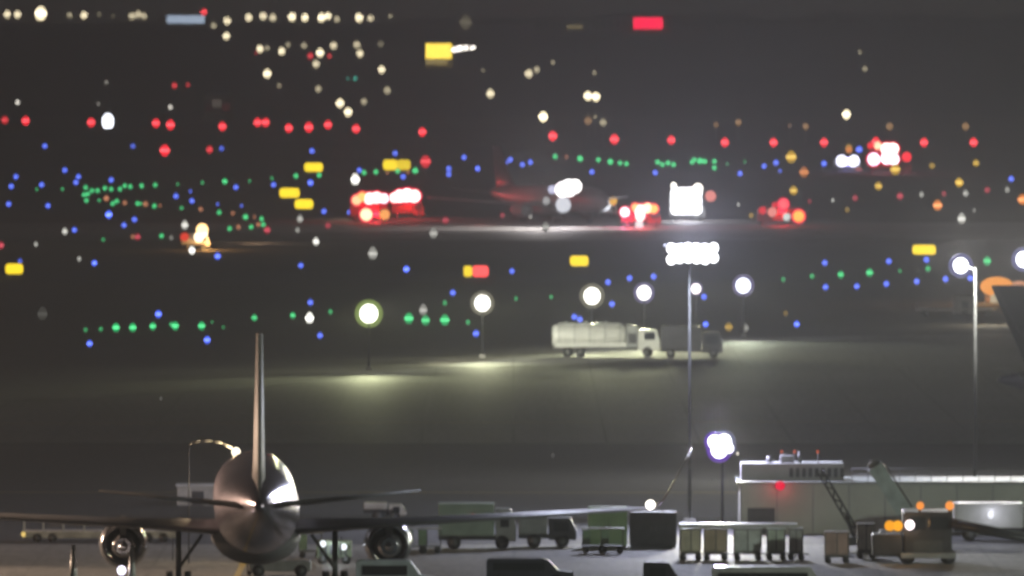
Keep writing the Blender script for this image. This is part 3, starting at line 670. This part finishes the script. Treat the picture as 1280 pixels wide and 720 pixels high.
emergency(776, 826, 284, 3.4, 'fire truck with white and orange flashing lamps in the middle distance', [(781, 265, 13, (1, .8, .88), 2.5), (794, 259, 11, (1, .4, .15), 1.8), (800, 263, 15, HOT, 2.5), (809, 260, 13, (1, .7, .4), 2.4), (817, 261, 12, (1, .4, .1), 1.8), (800, 270, 13, HOT, 2.2), (799, 281, 12, (.9, .75, .75), 1.1)],
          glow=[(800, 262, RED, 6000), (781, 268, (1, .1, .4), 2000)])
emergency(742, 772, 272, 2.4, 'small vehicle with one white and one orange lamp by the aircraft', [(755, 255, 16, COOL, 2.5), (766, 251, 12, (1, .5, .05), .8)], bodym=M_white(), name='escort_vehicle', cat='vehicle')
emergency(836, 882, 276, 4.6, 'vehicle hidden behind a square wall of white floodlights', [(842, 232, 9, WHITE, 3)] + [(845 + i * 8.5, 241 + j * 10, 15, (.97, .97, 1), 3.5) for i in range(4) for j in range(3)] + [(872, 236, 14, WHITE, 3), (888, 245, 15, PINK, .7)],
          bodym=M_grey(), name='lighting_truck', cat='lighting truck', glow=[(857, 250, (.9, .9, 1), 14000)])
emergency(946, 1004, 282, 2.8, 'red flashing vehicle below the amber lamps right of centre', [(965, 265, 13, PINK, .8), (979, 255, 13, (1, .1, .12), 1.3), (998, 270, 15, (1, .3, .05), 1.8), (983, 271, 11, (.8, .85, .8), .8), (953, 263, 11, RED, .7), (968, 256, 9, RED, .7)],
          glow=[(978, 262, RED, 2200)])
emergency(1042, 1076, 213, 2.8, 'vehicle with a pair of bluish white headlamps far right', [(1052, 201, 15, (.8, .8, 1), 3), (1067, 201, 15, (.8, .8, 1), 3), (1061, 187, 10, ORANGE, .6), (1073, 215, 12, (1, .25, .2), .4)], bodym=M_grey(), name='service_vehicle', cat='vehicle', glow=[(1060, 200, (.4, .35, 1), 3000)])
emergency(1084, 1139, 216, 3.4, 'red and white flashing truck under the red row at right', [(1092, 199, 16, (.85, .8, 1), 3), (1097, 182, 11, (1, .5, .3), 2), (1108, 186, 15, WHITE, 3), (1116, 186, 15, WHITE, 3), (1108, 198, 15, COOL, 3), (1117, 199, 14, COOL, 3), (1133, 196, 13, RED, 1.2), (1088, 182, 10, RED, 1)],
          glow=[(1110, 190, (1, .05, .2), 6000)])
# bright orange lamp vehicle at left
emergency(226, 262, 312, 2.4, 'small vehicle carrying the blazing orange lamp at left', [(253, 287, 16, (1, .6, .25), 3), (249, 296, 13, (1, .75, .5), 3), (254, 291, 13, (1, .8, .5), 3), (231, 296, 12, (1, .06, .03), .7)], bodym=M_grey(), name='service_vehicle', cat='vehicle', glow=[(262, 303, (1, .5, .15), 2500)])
plight((X(320, 1950), 1950, 2), (1, .65, .4), 1200, .5)
plight((X(425, 2180), 2180, 2), (1, .8, .6), 900, .5)

# ------------------------------------------------------------------ aircraft in the middle distance
D = 2160.0
AJ = airliner((X(612, D), D + 14, 0), math.radians(-153), 'distant red tailed airliner showing white landing lamps', mat('pale_paint', (.5, .45, .45), .4, 0, .1, .5), mat('pale_grey_wing', (.3, .28, .28), .5, 0, .1, .5), M_red(), M_grey(), sc=.80, winglets=False)
for nm, x, y, d, L, c in (('landing_light', 703, 237, 20, 3, (1, .95, .97)), ('landing_light', 711, 235, 22, 3.5, (1, .96, .96)), ('landing_light', 719, 233, 18, 3, (1, .94, .9)), ('landing_light', 690, 237, 12, .8, (.75, .75, 1)), ('taxi_light', 704, 256, 21, .75, (.9, .92, 1)), ('taxi_light', 683, 251, 11, .35, (.9, .9, .9))):
    part_at(AJ, nm, x, y, 2115, d, c, L)
plight((X(705, 2100), 2096, Z(240, 2100)), (.9, .88, 1), 7000, .5)
plight((X(672, 2085), 2085, 9), (1, .92, .9), 22000, .5)  # added fill light to pale the fuselage, no fixture here
plight((X(600, 2140), 2120, 2.5), (1, .35, .3), 400, .5)  # added red light tinting the tail, no fixture here

# ------------------------------------------------------------------ right edge aircraft tail and stand
D = 1044.0
AR = airliner((X(1247, D), D, 0), math.radians(-84), 'dark airliner tail cut off by the right edge', mat('navy_paint', (.05, .05, .09), .4, 0, .1, .5, coat=.2), M_grey(), mat('navy_tail', (.012, .011, .02), .8, 0, .2, .5), M_grey(), sc=.78, winglets=False, ty=-2.2)
D = 1500.0
def lowshelter(name, x0, x1, ytop, ybase, wall, label, cat, litcol=None, L=0, depth=3):
    D = 34 * FPX / (ybase - HY); s = ppm(D); w = (x1 - x0) / s; h = (ybase - ytop) / s
    t = thing(name, (X((x0 + x1) / 2, D), D, 0), label, cat)
    b = MB(); b.box(-w / 2, w / 2, 0, depth, 0, h, wall, .05); b.build('wall', t)
    b = MB(); b.box(-w / 2 - .1, w / 2 + .1, -.15, depth + .1, h + .004, h + .14, M_white(), .03); b.build('roof', t)
    b = MB(); b.box(-w * .1, w * .22, -.04, -.004, 0.05, h * .75, M_dark()); b.build('door', t)
    if litcol:
        b = MB(); b.box(-w * .46, w * .46, -.5, -.06, h * .35, h * .95, emit(litcol, L * math.exp(DENS * D)), .15); b.build('lit_canopy', t)
    return t, D
lowshelter('equipment_shelter', 1192, 1218, 371, 392, M_white(), 'small pale cabin left of the thin grey mast at right', 'cabin')
D = 34 * FPX / (378 - HY)
t = thing('tent', (X(1256, D), D, 0), 'rounded blobs glowing orange at the right edge', 'tent')  # made-up glowing ellipsoids, standing in for an orange-lit surface
for nm, px, py, rx, rz_, c_, l_ in (('glow_blob', 1246, 358, 21, 12, (1, .36, .05), .8), ('glow_blob', 1274, 364, 15, 13, (1, .45, .25), .5), ('pale_glow_blob', 1246, 374, 8, 10, (.9, .75, .5), .45)):
    s_ = ppm(D); b = MB(); b.ball((0, 0, 0), 1, emit(c_, l_ * math.exp(DENS * D)), (rx / s_, 1.6, rz_ / s_), 20); o = b.build(nm, t, (X(px, D) - t.location.x, 0, Z(py, D)))
b = MB(); b.box(-2.4, 2.8, .2, 2.2, 0, 1.6, mat('tan_wall', (.4, .25, .12), .7), .2); b.build('base_wall', t)
plight((X(1240, D), D - 6, 3.5), (1, .5, .15), 2500, .6)
D = 34 * FPX / (396 - HY)
t = thing('flatbed_trailer', (X(1195, D), D, 0), 'pale flatbed trailer on the lit pavement near the right edge', 'trailer')
w = 100 / ppm(D) / 2
b = MB(); b.box(-w, w, -1.2, 1.2, .75, 1.0, M_white(), .03); b.build('deck', t)
b = MB(); b.box(-w, -w + .15, -1.2, 1.2, 1.0, 1.5, M_grey(), .02); b.build('headboard', t)
wheels(t, (-w + 1, w - 1), (-1.0, 1.0), .4)
plight((X(1235, 1440), 1425, 3), (1, .9, .7), 1800, .5)

# ------------------------------------------------------------------ right foreground building
D = 34 * FPX / (668 - HY); s = ppm(D)
wallm = mat('pale_cladding', (.47, .50, .44), .6, 0, .12, .35)
t = thing('service_building', (X(925, D), D, 0), 'long low pale building with a red lamp on its wall', 'building')
Wd = (1330 - 925) / s; Hh = Z(605, D)
b = MB(); b.box(0, Wd, 0, 9, 0, Hh, wallm, .03); wl = b.build('wall', t)
b = MB()
for k in range(9): b.box(k * Wd / 9 + .02, k * Wd / 9 + .1, -.03, -.004, .1, Hh - .1, M_grey())
b.build('cladding_joint', wl)
b = MB(); b.box(-.2, Wd + .2, -.25, 9.2, Hh + .004, Hh + .16, mat('roof_edge', (.3, .32, .3), .5), .02); b.build('roof', t)
b = MB(); b.box(.5, 2.3, -.06, -.004, 0, 1.75, M_dark()); b.build('door', t)
b = MB(); b.box(.1, 6.9, 1.5, 5.5, Hh + .17, Z(580, D), mat('plant_room', (.33, .34, .33), .6, 0, .2, .6), .06); b.build('plant_room', t)
b = MB()
for k in range(9): b.box(3.3 + k * .42, 3.55 + k * .42, 1.43, 1.49, Hh + .4, Hh + 1.0, M_dark())
b.build('vent_louvre', t)
b = MB(); b.tube((2, 3, Z(580, D)), (2, 3, Z(572, D)), .2, M_steel()); b.tube((4, 3, Z(580, D)), (4, 3, Z(566, D)), .12, M_steel()); b.box(2.7, 3.6, 2.4, 3.5, Z(580, D) + .004, Z(571, D), M_grey(), .04); b.build('roof_vent', t)
for x in (978, 994, 1023):
    b = MB(); zz = Z(566, D) ; b.tube((X(x, D) - t.location.x, 2, Z(580, D)), (X(x, D) - t.location.x, 2, zz), .03, M_steel(), n=6); pl = b.build('obstruction_light', t)
    e, E = emis(D, 6, .4); b = MB(); b.ball((X(x, D) - t.location.x, 2, zz), e / 2, emit((1, .2, .1), E)); b.build('lens', pl)
e, E = emis(D, 14, .8); b = MB(); b.ball((X(975, D) - t.location.x, -.25, Z(607, D)), e / 2, emit((1, .0, .05), E), (1, .4, .9)); b.build('red_lamp', t)
plight((X(975, D), D - .9, Z(607, D)), RED, 25, .15)

# white van with lamp at right, boom, loaders
t, D = cab_truck('box_truck', 'truck', 1192, 1300, 676, 2.5, M_white(), M_white(), 'white box truck with a bright lamp in front of the building', boxlen=.8)
lamp_head_part(t, D, 1237, 643, 9, (.9, .92, 1), 1.2, 'work_lamp', fwd=1.45)
plight((X(1240, D), D - 2.6, Z(640, D)), (.85, .85, 1), 60, .2)
def inclined(name, label, cat, xa, ya, xb, yb, ybase, wpx, deckm, lattice=False):
    D = 34 * FPX / (ybase - HY); s = ppm(D)
    t = thing(name, (X(xb, D), D, 0), label, cat)
    a = Vector((X(xa, D) - t.location.x, 0, Z(ya, D))); c = Vector((X(xb, D) - t.location.x, 0, Z(yb, D)))
    w = wpx / s / 2; d = (c - a).normalized(); nrm = Vector((-d.z, 0, d.x))
    if not lattice:
        b = MB()
        for p, q in ((a, c),):
            R = [[p + nrm * w + Vector((0, -.5, 0)), p - nrm * w + Vector((0, -.5, 0)), p - nrm * w + Vector((0, .5, 0)), p + nrm * w + Vector((0, .5, 0))],
                 [q + nrm * w + Vector((0, -.5, 0)), q - nrm * w + Vector((0, -.5, 0)), q - nrm * w + Vector((0, .5, 0)), q + nrm * w + Vector((0, .5, 0))]]
            b.loft(R, deckm, True, False)
        b.build('belt', t)
        for yy in (-.56, .56):
            b = MB(); b.tube(a + nrm * (w + .12) + Vector((0, yy, 0)), c + nrm * (w + .12) + Vector((0, yy, 0)), .06, M_steel()); b.build('side_rail', t)
        b = MB(); b.tube(a, a + Vector((0, .5, 0)), w * .9, M_steel()); b.build('roller', t)
    else:
        b = MB(); n = 9
        for yy in (-.45, .45):
            for o_ in (-w, w): b.tube(a + nrm * o_ + Vector((0, yy, 0)), c + nrm * o_ + Vector((0, yy, 0)), .06, M_dark(), n=8)
            for k in range(n):
                p = a.lerp(c, k / n) + nrm * (w if k % 2 else -w); q = a.lerp(c, (k + 1) / n) + nrm * (-w if k % 2 else w)
                b.tube(p + Vector((0, yy, 0)), q + Vector((0, yy, 0)), .04, M_dark(), n=6)
        b.build('lattice_boom', t)
    b = MB(); b.box(-1.6, 1.2, -1, 1, .45, 1.0, M_dark(), .08); b.build('chassis', t)
    b = MB(); b.box(.2, 1.2, -.9, 0, 1.0, 1.7, M_grey(), .06); b.build('operator_seat', t)
    b = MB(); b.tube((0, 0, .9), tuple(a.lerp(c, .75)), .12, M_steel()); b.build('lift_ram', t)
    wheels(t, (-1.1, .8), (-.9, .9), .38)
inclined('belt_loader', 'pale belt loader with its conveyor raised beside the dark truck', 'belt loader', 1094, 583, 1130, 640, 682, 19, mat('belt_grey', (.36, .42, .4), .6))
inclined('loader', 'dark lattice boom loader leaning up against the pale building', 'loader', 1026, 590, 1068, 662, 690, 7, M_dark(), True)
# dark truck with orange beacons
D = 34 * FPX / (706 - HY); s = ppm(D)
t = thing('deicing_truck', (X(1160, D), D, 0), 'dark truck facing us with orange beacons on its roof', 'truck')
w = 30 / s
b = MB(); b.box(-w * 1.0, w * 1.0, 0, 5.5, .5, Z(640, D), M_dark(), .08); b.build('body', t)
b = MB(); b.box(-w * .85, -w * .1, -.03, -.004, Z(662, D), Z(646, D), M_glass(), .01); b.build('windscreen', t)
b = MB(); b.box(w * .05, w * .85, -.03, -.004, Z(662, D), Z(646, D), M_glass(), .01); b.build('windscreen', t)
b = MB(); b.box(-w * 1.15, w * 1.15, -.35, 0, .4, .75, M_grey(), .05); b.build('bumper', t)
b = MB()
for k in range(5): b.box(-w * .6, w * .6, -.05, -.004, .85 + k * .14, .93 + k * .14, M_steel())
b.build('grille', t)
b = MB(); b.box(-w * 2.3, -w * 1.05, .2, 3, .5, Z(668, D), M_dark(), .1); b.build('side_locker', t)
wheels(t, (-w * .85, w * .85), (.8, 4.5), .5)
for x, y, d, c, L, nm in ((1150, 632, 11, ORANGE, 1.0, 'beacon'), (1187, 632, 12, ORANGE, 1.1, 'beacon'), (1112, 657, 14, (1, .4, .02), 1.0, 'marker_lamp'), (1122, 657, 14, (1, .42, .02), 1.1, 'marker_lamp'), (1137, 656, 13, (1, .85, .85), 2.8, 'headlamp')):
    lamp_head_part(t, D, x, y, d, c, L, nm, fwd=.3)
for x in (1150, 1187):
    b = MB(); b.tube((X(x, D) - t.location.x, .3, Z(640, D)), (X(x, D) - t.location.x, .0, Z(634, D)), .06, M_steel(), n=8); b.build('beacon_stalk', t)
plight((X(1130, D), D - 1.6, Z(655, D)), (1, .55, .2), 60, .15)
a = (w, -.1, Z(655, D)); c = (X(1300, D) - t.location.x, -1.5, Z(676, D))
b = MB(); b.tube(a, c, .28, M_dark(), .22); b.tube((a[0], a[1], a[2] + .32), (c[0], c[1], c[2] + .3), .05, M_steel()); b.build('boom', t)

# cargo containers on dollies --------------------------------------
def container_dolly(x0, x1, ytop, ybase, m, label, grp='cargo containers on dollies', door=None):
    D = 34 * FPX / (ybase - HY); s = ppm(D); w = (x1 - x0) / s / 2; zt = Z(ytop, D)
    dl = thing('dolly', (X((x0 + x1) / 2, D), D, 0), 'low dark dolly under ' + label, 'dolly', 'dollies under the containers')
    b = MB(); b.box(-w, w, -.8, .8, .38, .5, M_dark(), .02); b.build('deck', dl)
    wheels(dl, (-w * .7, w * .7), (-.6, .6), .2, .12, False)
    b = MB(); b.tube((w, 0, .42), (w + .35, 0, .35), .04, M_steel(), n=6); b.build('tow_bar', dl)
    t = thing('cargo_container', (X((x0 + x1) / 2, D), D, .505), label, 'cargo container', grp)
    h = zt - .505
    b = MB(); b.prism([(-w * .96, 0), (w * .8, 0), (w * .96, h * .25), (w * .96, h), (-w * .96, h)], 'y', -.75, .75, m); b.build('shell', t)
    b = MB()
    for sx in (-.93, 0.0, .9): b.box(w * sx - .03, w * sx + .03, -.79, -.755, .05, h - .04, M_steel())
    for sz in (.06, h - .06): b.box(-w * .93, w * .9, -.795, -.758, sz - .03, sz + .03, M_steel())
    b.build('frame', t)
    b = MB(); b.box(-w * .5, w * .5, -.775, -.752, h * .15, h * .85, door or m); b.build('door', t)
cm = lambda n, c: mat('container_' + n, tuple(min(.8, q * 1.35) for q in c), .5, .15, .22, 1.3, bump=.05)
for x0, x1, m, l in ((850, 877, cm('cream', (.5, .47, .36)), 'cream cargo container, leftmost of the row on the bright pavement'),
                     (879, 910, cm('tan', (.4, .33, .24)), 'tan cargo container, second of the row of containers'),
                     (916, 953, cm('silver', (.5, .54, .52)), 'silver cargo container, third and widest of the row'),
                     (958, 982, cm('greenish', (.45, .52, .44)), 'greenish white cargo container, fourth of the row'),
                     (986, 1004, cm('grey', (.36, .37, .36)), 'narrow grey cargo container, last of the row')):
    container_dolly(x0, x1, 660, 700, m, l)
container_dolly(1030, 1062, 664, 704, cm('brown', (.3, .22, .2)), 'brown cargo container below the lattice boom')
container_dolly(1071, 1094, 654, 698, cm('pale', (.55, .56, .5)), 'pale upright container between the two booms')
# awning over the containers
D = 34 * FPX / (700 - HY)
t = thing('awning', (X(922, D), D + 1.2, 0), 'thin white awning above the row of containers', 'awning')
b = MB(); b.box(-3.7, 3.8, -.9, 1.0, Z(661, D), Z(655, D), M_white(), .04); b.build('canopy_sheet', t)
for sx in (-3.6, 3.7):
    b = MB(); b.tube((sx, .9, 0), (sx, .9, Z(658, D)), .05, M_steel(), n=8); b.build('post', t)
# middle group -----------------------------------------------------
t, D = cab_truck('catering_truck', 'truck', 548, 645, 686, 2.95, mat('green_grey_paint', (.30, .38, .32), .5, 0, .2, .8), M_grey(), 'grey green box truck with a faint red lamp on top', boxlen=.72)
lamp_head_part(t, D, 591, 643, 6, (1, .2, .08), .4, 'marker_lamp', fwd=1.3)
t, D = cab_truck('catering_truck', 'truck', 648, 720, 684, 2.1, M_grey(), M_dark(), 'low dark truck parked right of the grey green box truck', boxlen=.5)
for k, (x0, x1, yt, m, l) in enumerate(((735, 784, 634, mat('green_paint', (.26, .38, .2), .55, 0, .2, .8), 'tall green equipment cabinet left of the wing tip lamp'), (787, 846, 640, M_dark(), 'dark equipment cabinet under the wing tip lamp'))):
    D = 34 * FPX / (685 - HY); s = ppm(D); w = (x1 - x0) / s / 2; h = Z(yt, D)
    t = thing('equipment_cabinet', (X((x0 + x1) / 2, D), D, 0), l, 'cabinet')
    b = MB(); b.box(-w, w, 0, 1.8, .15, h, m, .05); b.build('body', t)
    for q in (-1, 1):
        b = MB(); b.box(min(q * .05, q * w * .9), max(q * .05, q * w * .9), -.03, -.004, .3, h - .2, m, .01); dr = b.build('door', t)
        b = MB(); b.tube((q * .15, -.08, h * .45), (q * .15, -.08, h * .6), .025, M_steel(), n=6); b.build('handle', dr)
    b = MB(); b.box(-w * .95, w * .95, .1, 1.7, 0, .15, M_dark()); b.build('plinth', t)
t, D = cab_truck('pickup_truck', 'truck', 455, 508, 652, 1.3, M_white(), M_white(), 'small pale pickup truck behind the right engine', boxlen=.55)
# front row, partly under the frame
def van(x0, x1, ytop, D, m, label, name='van', cat='van', zt=2.0):
    s = ppm(D); zt = Z(ytop, D); L2 = (x1 - x0) / s / 2
    t = thing(name, (X((x0 + x1) / 2, D), D, 0), label, cat)
    b = MB(); b.prism([(-L2, .35), (L2, .35), (L2, zt * .5), (L2 - .9, zt * .58), (L2 - 1.5, zt - .05), (L2 - 1.8, zt), (-L2 + .15, zt), (-L2, zt - .15)], 'y', -.95, .95, m); b.build('body', t)
    b = MB(); b.box(-L2 + .4, L2 - 1.7, -.985, -.955, zt * .58, zt * .86, M_glass()); b.build('side_window', t)
    b = MB(); b.tube((L2 - .05, -.7, .7), (L2 + .03, -.7, .7), .14, M_glass()); b.build('headlight', t)
    b = MB(); b.tube((L2 - .05, .7, .7), (L2 + .03, .7, .7), .14, M_glass()); b.build('headlight', t)
    wheels(t, (-L2 + .9, L2 - .9), (-.85, .85), .36)
van(890, 1046, 708, 742, M_white(), 'long white van whose roof shows along the bottom edge')
van(804, 868, 702, 748, M_dark(), 'dark van cut by the bottom edge below the pale pavement', zt=2)
van(608, 716, 698, 770, mat('blue_black_paint', (.05, .055, .07), .35, 0, .2, 1, coat=.5), 'dark low car at the bottom edge in the middle', 'car', 'car')
van(445, 545, 700, 757, mat('ice_white_paint', (.6, .66, .68), .5, 0, .15, 1), 'pale vehicle below the right engine', 'utility_vehicle', 'utility vehicle')
plight((X(500, 745), 744, 3.6), (.7, .95, 1), 35, .4)
# ground power unit with two lamps under the right wing
D = 800.0
t = thing('ground_power_unit', (X(418, D), D, 0), 'small dark generator cart with two white lamps under the wing', 'generator')
b = MB(); b.box(-1.1, 1.1, -.7, .7, .4, 1.5, mat('olive_paint', (.16, .19, .12), .5), .06); b.build('body', t)
b = MB()
for k in range(6): b.box(-.9 + k * .3, -.72 + k * .3, -.73, -.704, .6, 1.2, M_dark())
b.build('grille', t)
wheels(t, (-.75, .75), (-.6, .6), .28)
for x, y, d in ((404, 679, 9), (430, 683, 9)): lamp_head_part(t, D, x, y, d, (.9, .95, 1), 1.6, 'work_lamp', fwd=.8)
plight((X(417, D), D - 1.6, Z(679, D)), (.8, .9, 1), 90, .2)
# left: trailer with stake posts
D = 34 * FPX / (677 - HY); s = ppm(D)
t = thing('stake_trailer', (X(126, D), D, 0), 'long pale flat trailer with upright stakes and a yellow end lamp', 'trailer')
w = 196 / s / 2
b = MB(); b.box(-w, w, -1.1, 1.1, Z(672, D), Z(663, D), mat('trailer_beige', (.62, .58, .5), .6), .03); b.build('deck', t)
for x, yt in ((31, 649), (55, 648), (80, 646), (106, 656), (180, 652), (205, 655)):
    b = MB(); b.box(X(x, D) - t.location.x - .07, X(x, D) - t.location.x + .07, -1.1, -.96, Z(663, D), Z(yt, D), M_white()); b.build('stake', t)
b = MB(); b.tube((X(55, D) - t.location.x, -1.03, Z(656, D)), (X(205, D) - t.location.x, -1.03, Z(657, D)), .035, M_steel(), n=6); b.build('rail', t)
wheels(t, (-w + 1, -w + 2, w - 2, w - 1), (-.95, .95), .3)
lamp_head_part(t, D, 30, 667, 7, (1, .7, .2), .9, 'end_lamp', fwd=1.15)
D = 34 * FPX / (630 - HY)
lowshelter('storage_box', 221, 268, 608, 632, mat('storage_tan', (.4, .38, .34), .7), 'pale storage box left of the fuselage', 'storage box')
# reflective marker posts and a ground lamp by the left engine
for x, l in ((92, 'pale tapered marker post nearest the left edge'), (165, 'pale tapered marker post beneath the left engine')):
    D = 752.0
    t = thing('marker_post', (X(x, D), D, 0), l, 'marker post', 'marker posts near the left engine')
    b = MB(); b.tube((0, 0, .05), (0, 0, Z(682, D)), .3, mat('marker_white', (.6, .62, .6), .4), .12, 14); b.build('post', t)
    b = MB(); b.tube((0, 0, .9), (0, 0, 1.25), .24, mat('marker_band', (.35, .5, .12), .4), .2, 14); b.build('band', t)
    b = MB(); b.box(-.4, .4, -.4, .4, 0, .07, M_rub(), .02); b.build('base', t)
D = 752.0
t = thing('portable_lamp', (X(152, D), D, 0), 'small bright violet white lamp below the left engine', 'lamp')
b = MB(); b.tube((0, 0, 0), (0, 0, Z(716, D)), .05, M_steel(), n=8); b.box(-.3, .3, -.3, .3, 0, .06, M_dark(), .01); b.build('stand', t)
lamp_head_part(t, D, 152, 713, 12, (.85, .8, 1), 3)
plight((X(152, D), D + .6, Z(710, D)), (1, .8, .7), 60, .15)
# tow tractor between gear
D = 782.0
t = thing('tow_tractor', (X(350, D), D, 0), 'low pale tow tractor on the pavement under the fuselage', 'tow tractor')
b = MB(); b.box(-1.9, 1.9, -.9, .9, .35, 1.0, mat('tractor_grey', (.33, .33, .32), .5), .08); b.build('body', t)
b = MB(); b.box(-1.6, -.5, -.75, .75, 1.0, 1.75, M_dark(), .08); b.build('cab', t)
wheels(t, (-1.3, 1.3), (-.8, .8), .38)

# rooftop railing
D = 34 * FPX / (668 - HY)
t = thing('roof_railing', (X(1065, D), D + .3, Z(605, D) + .17), 'thin steel railing along the pale building roof', 'railing')
b = MB()
for k in range(12): b.tube((k * 1.05, 0, 0), (k * 1.05, 0, .85), .025, M_steel(), n=6)
b.tube((0, 0, .85), (11.6, 0, .85), .03, M_steel(), n=6); b.tube((0, 0, .45), (11.6, 0, .45), .02, M_steel(), n=6); b.build('rail', t)
# baggage carts
src = None
for i, (x, y) in enumerate(((388, 696), (520, 690), (537, 690), (742, 690), (765, 690))):
    D = 34 * FPX / (y + 2 - HY)
    lb = 'open baggage cart with curtained frame, %s from the left' % ordw(i + 1)
    if src is None:
        t = thing('baggage_cart', (X(x, D), D, .026), lb, 'baggage cart', 'baggage carts by the parked trucks')
        b = MB(); b.box(-.75, .75, -.6, .6, .4, .5, M_steel(), .02); b.build('deck', t)
        b = MB(); b.box(-.8, .8, -.65, .65, 1.55, 1.62, M_white(), .02); b.build('roof', t)
        for sx in (-.7, .7):
            for sy in (-.55, .55):
                b = MB(); b.tube((sx, sy, .5), (sx, sy, 1.55), .03, M_steel(), n=6); b.build('post', t)
        b = MB(); b.box(-.7, -.2, -.6, -.56, .55, 1.5, mat('curtain_green', (.2, .3, .2), .8), .01); b.build('curtain', t)
        wheels(t, (-.5, .5), (-.45, .45), .2, .1, False); src = t
    else:
        t = src.copy(); COL.objects.link(t); t.location = (X(x, D), D, .026); t['label'] = lb
        for ch in list(src.children):
            c = ch.copy(); COL.objects.link(c); c.parent = t
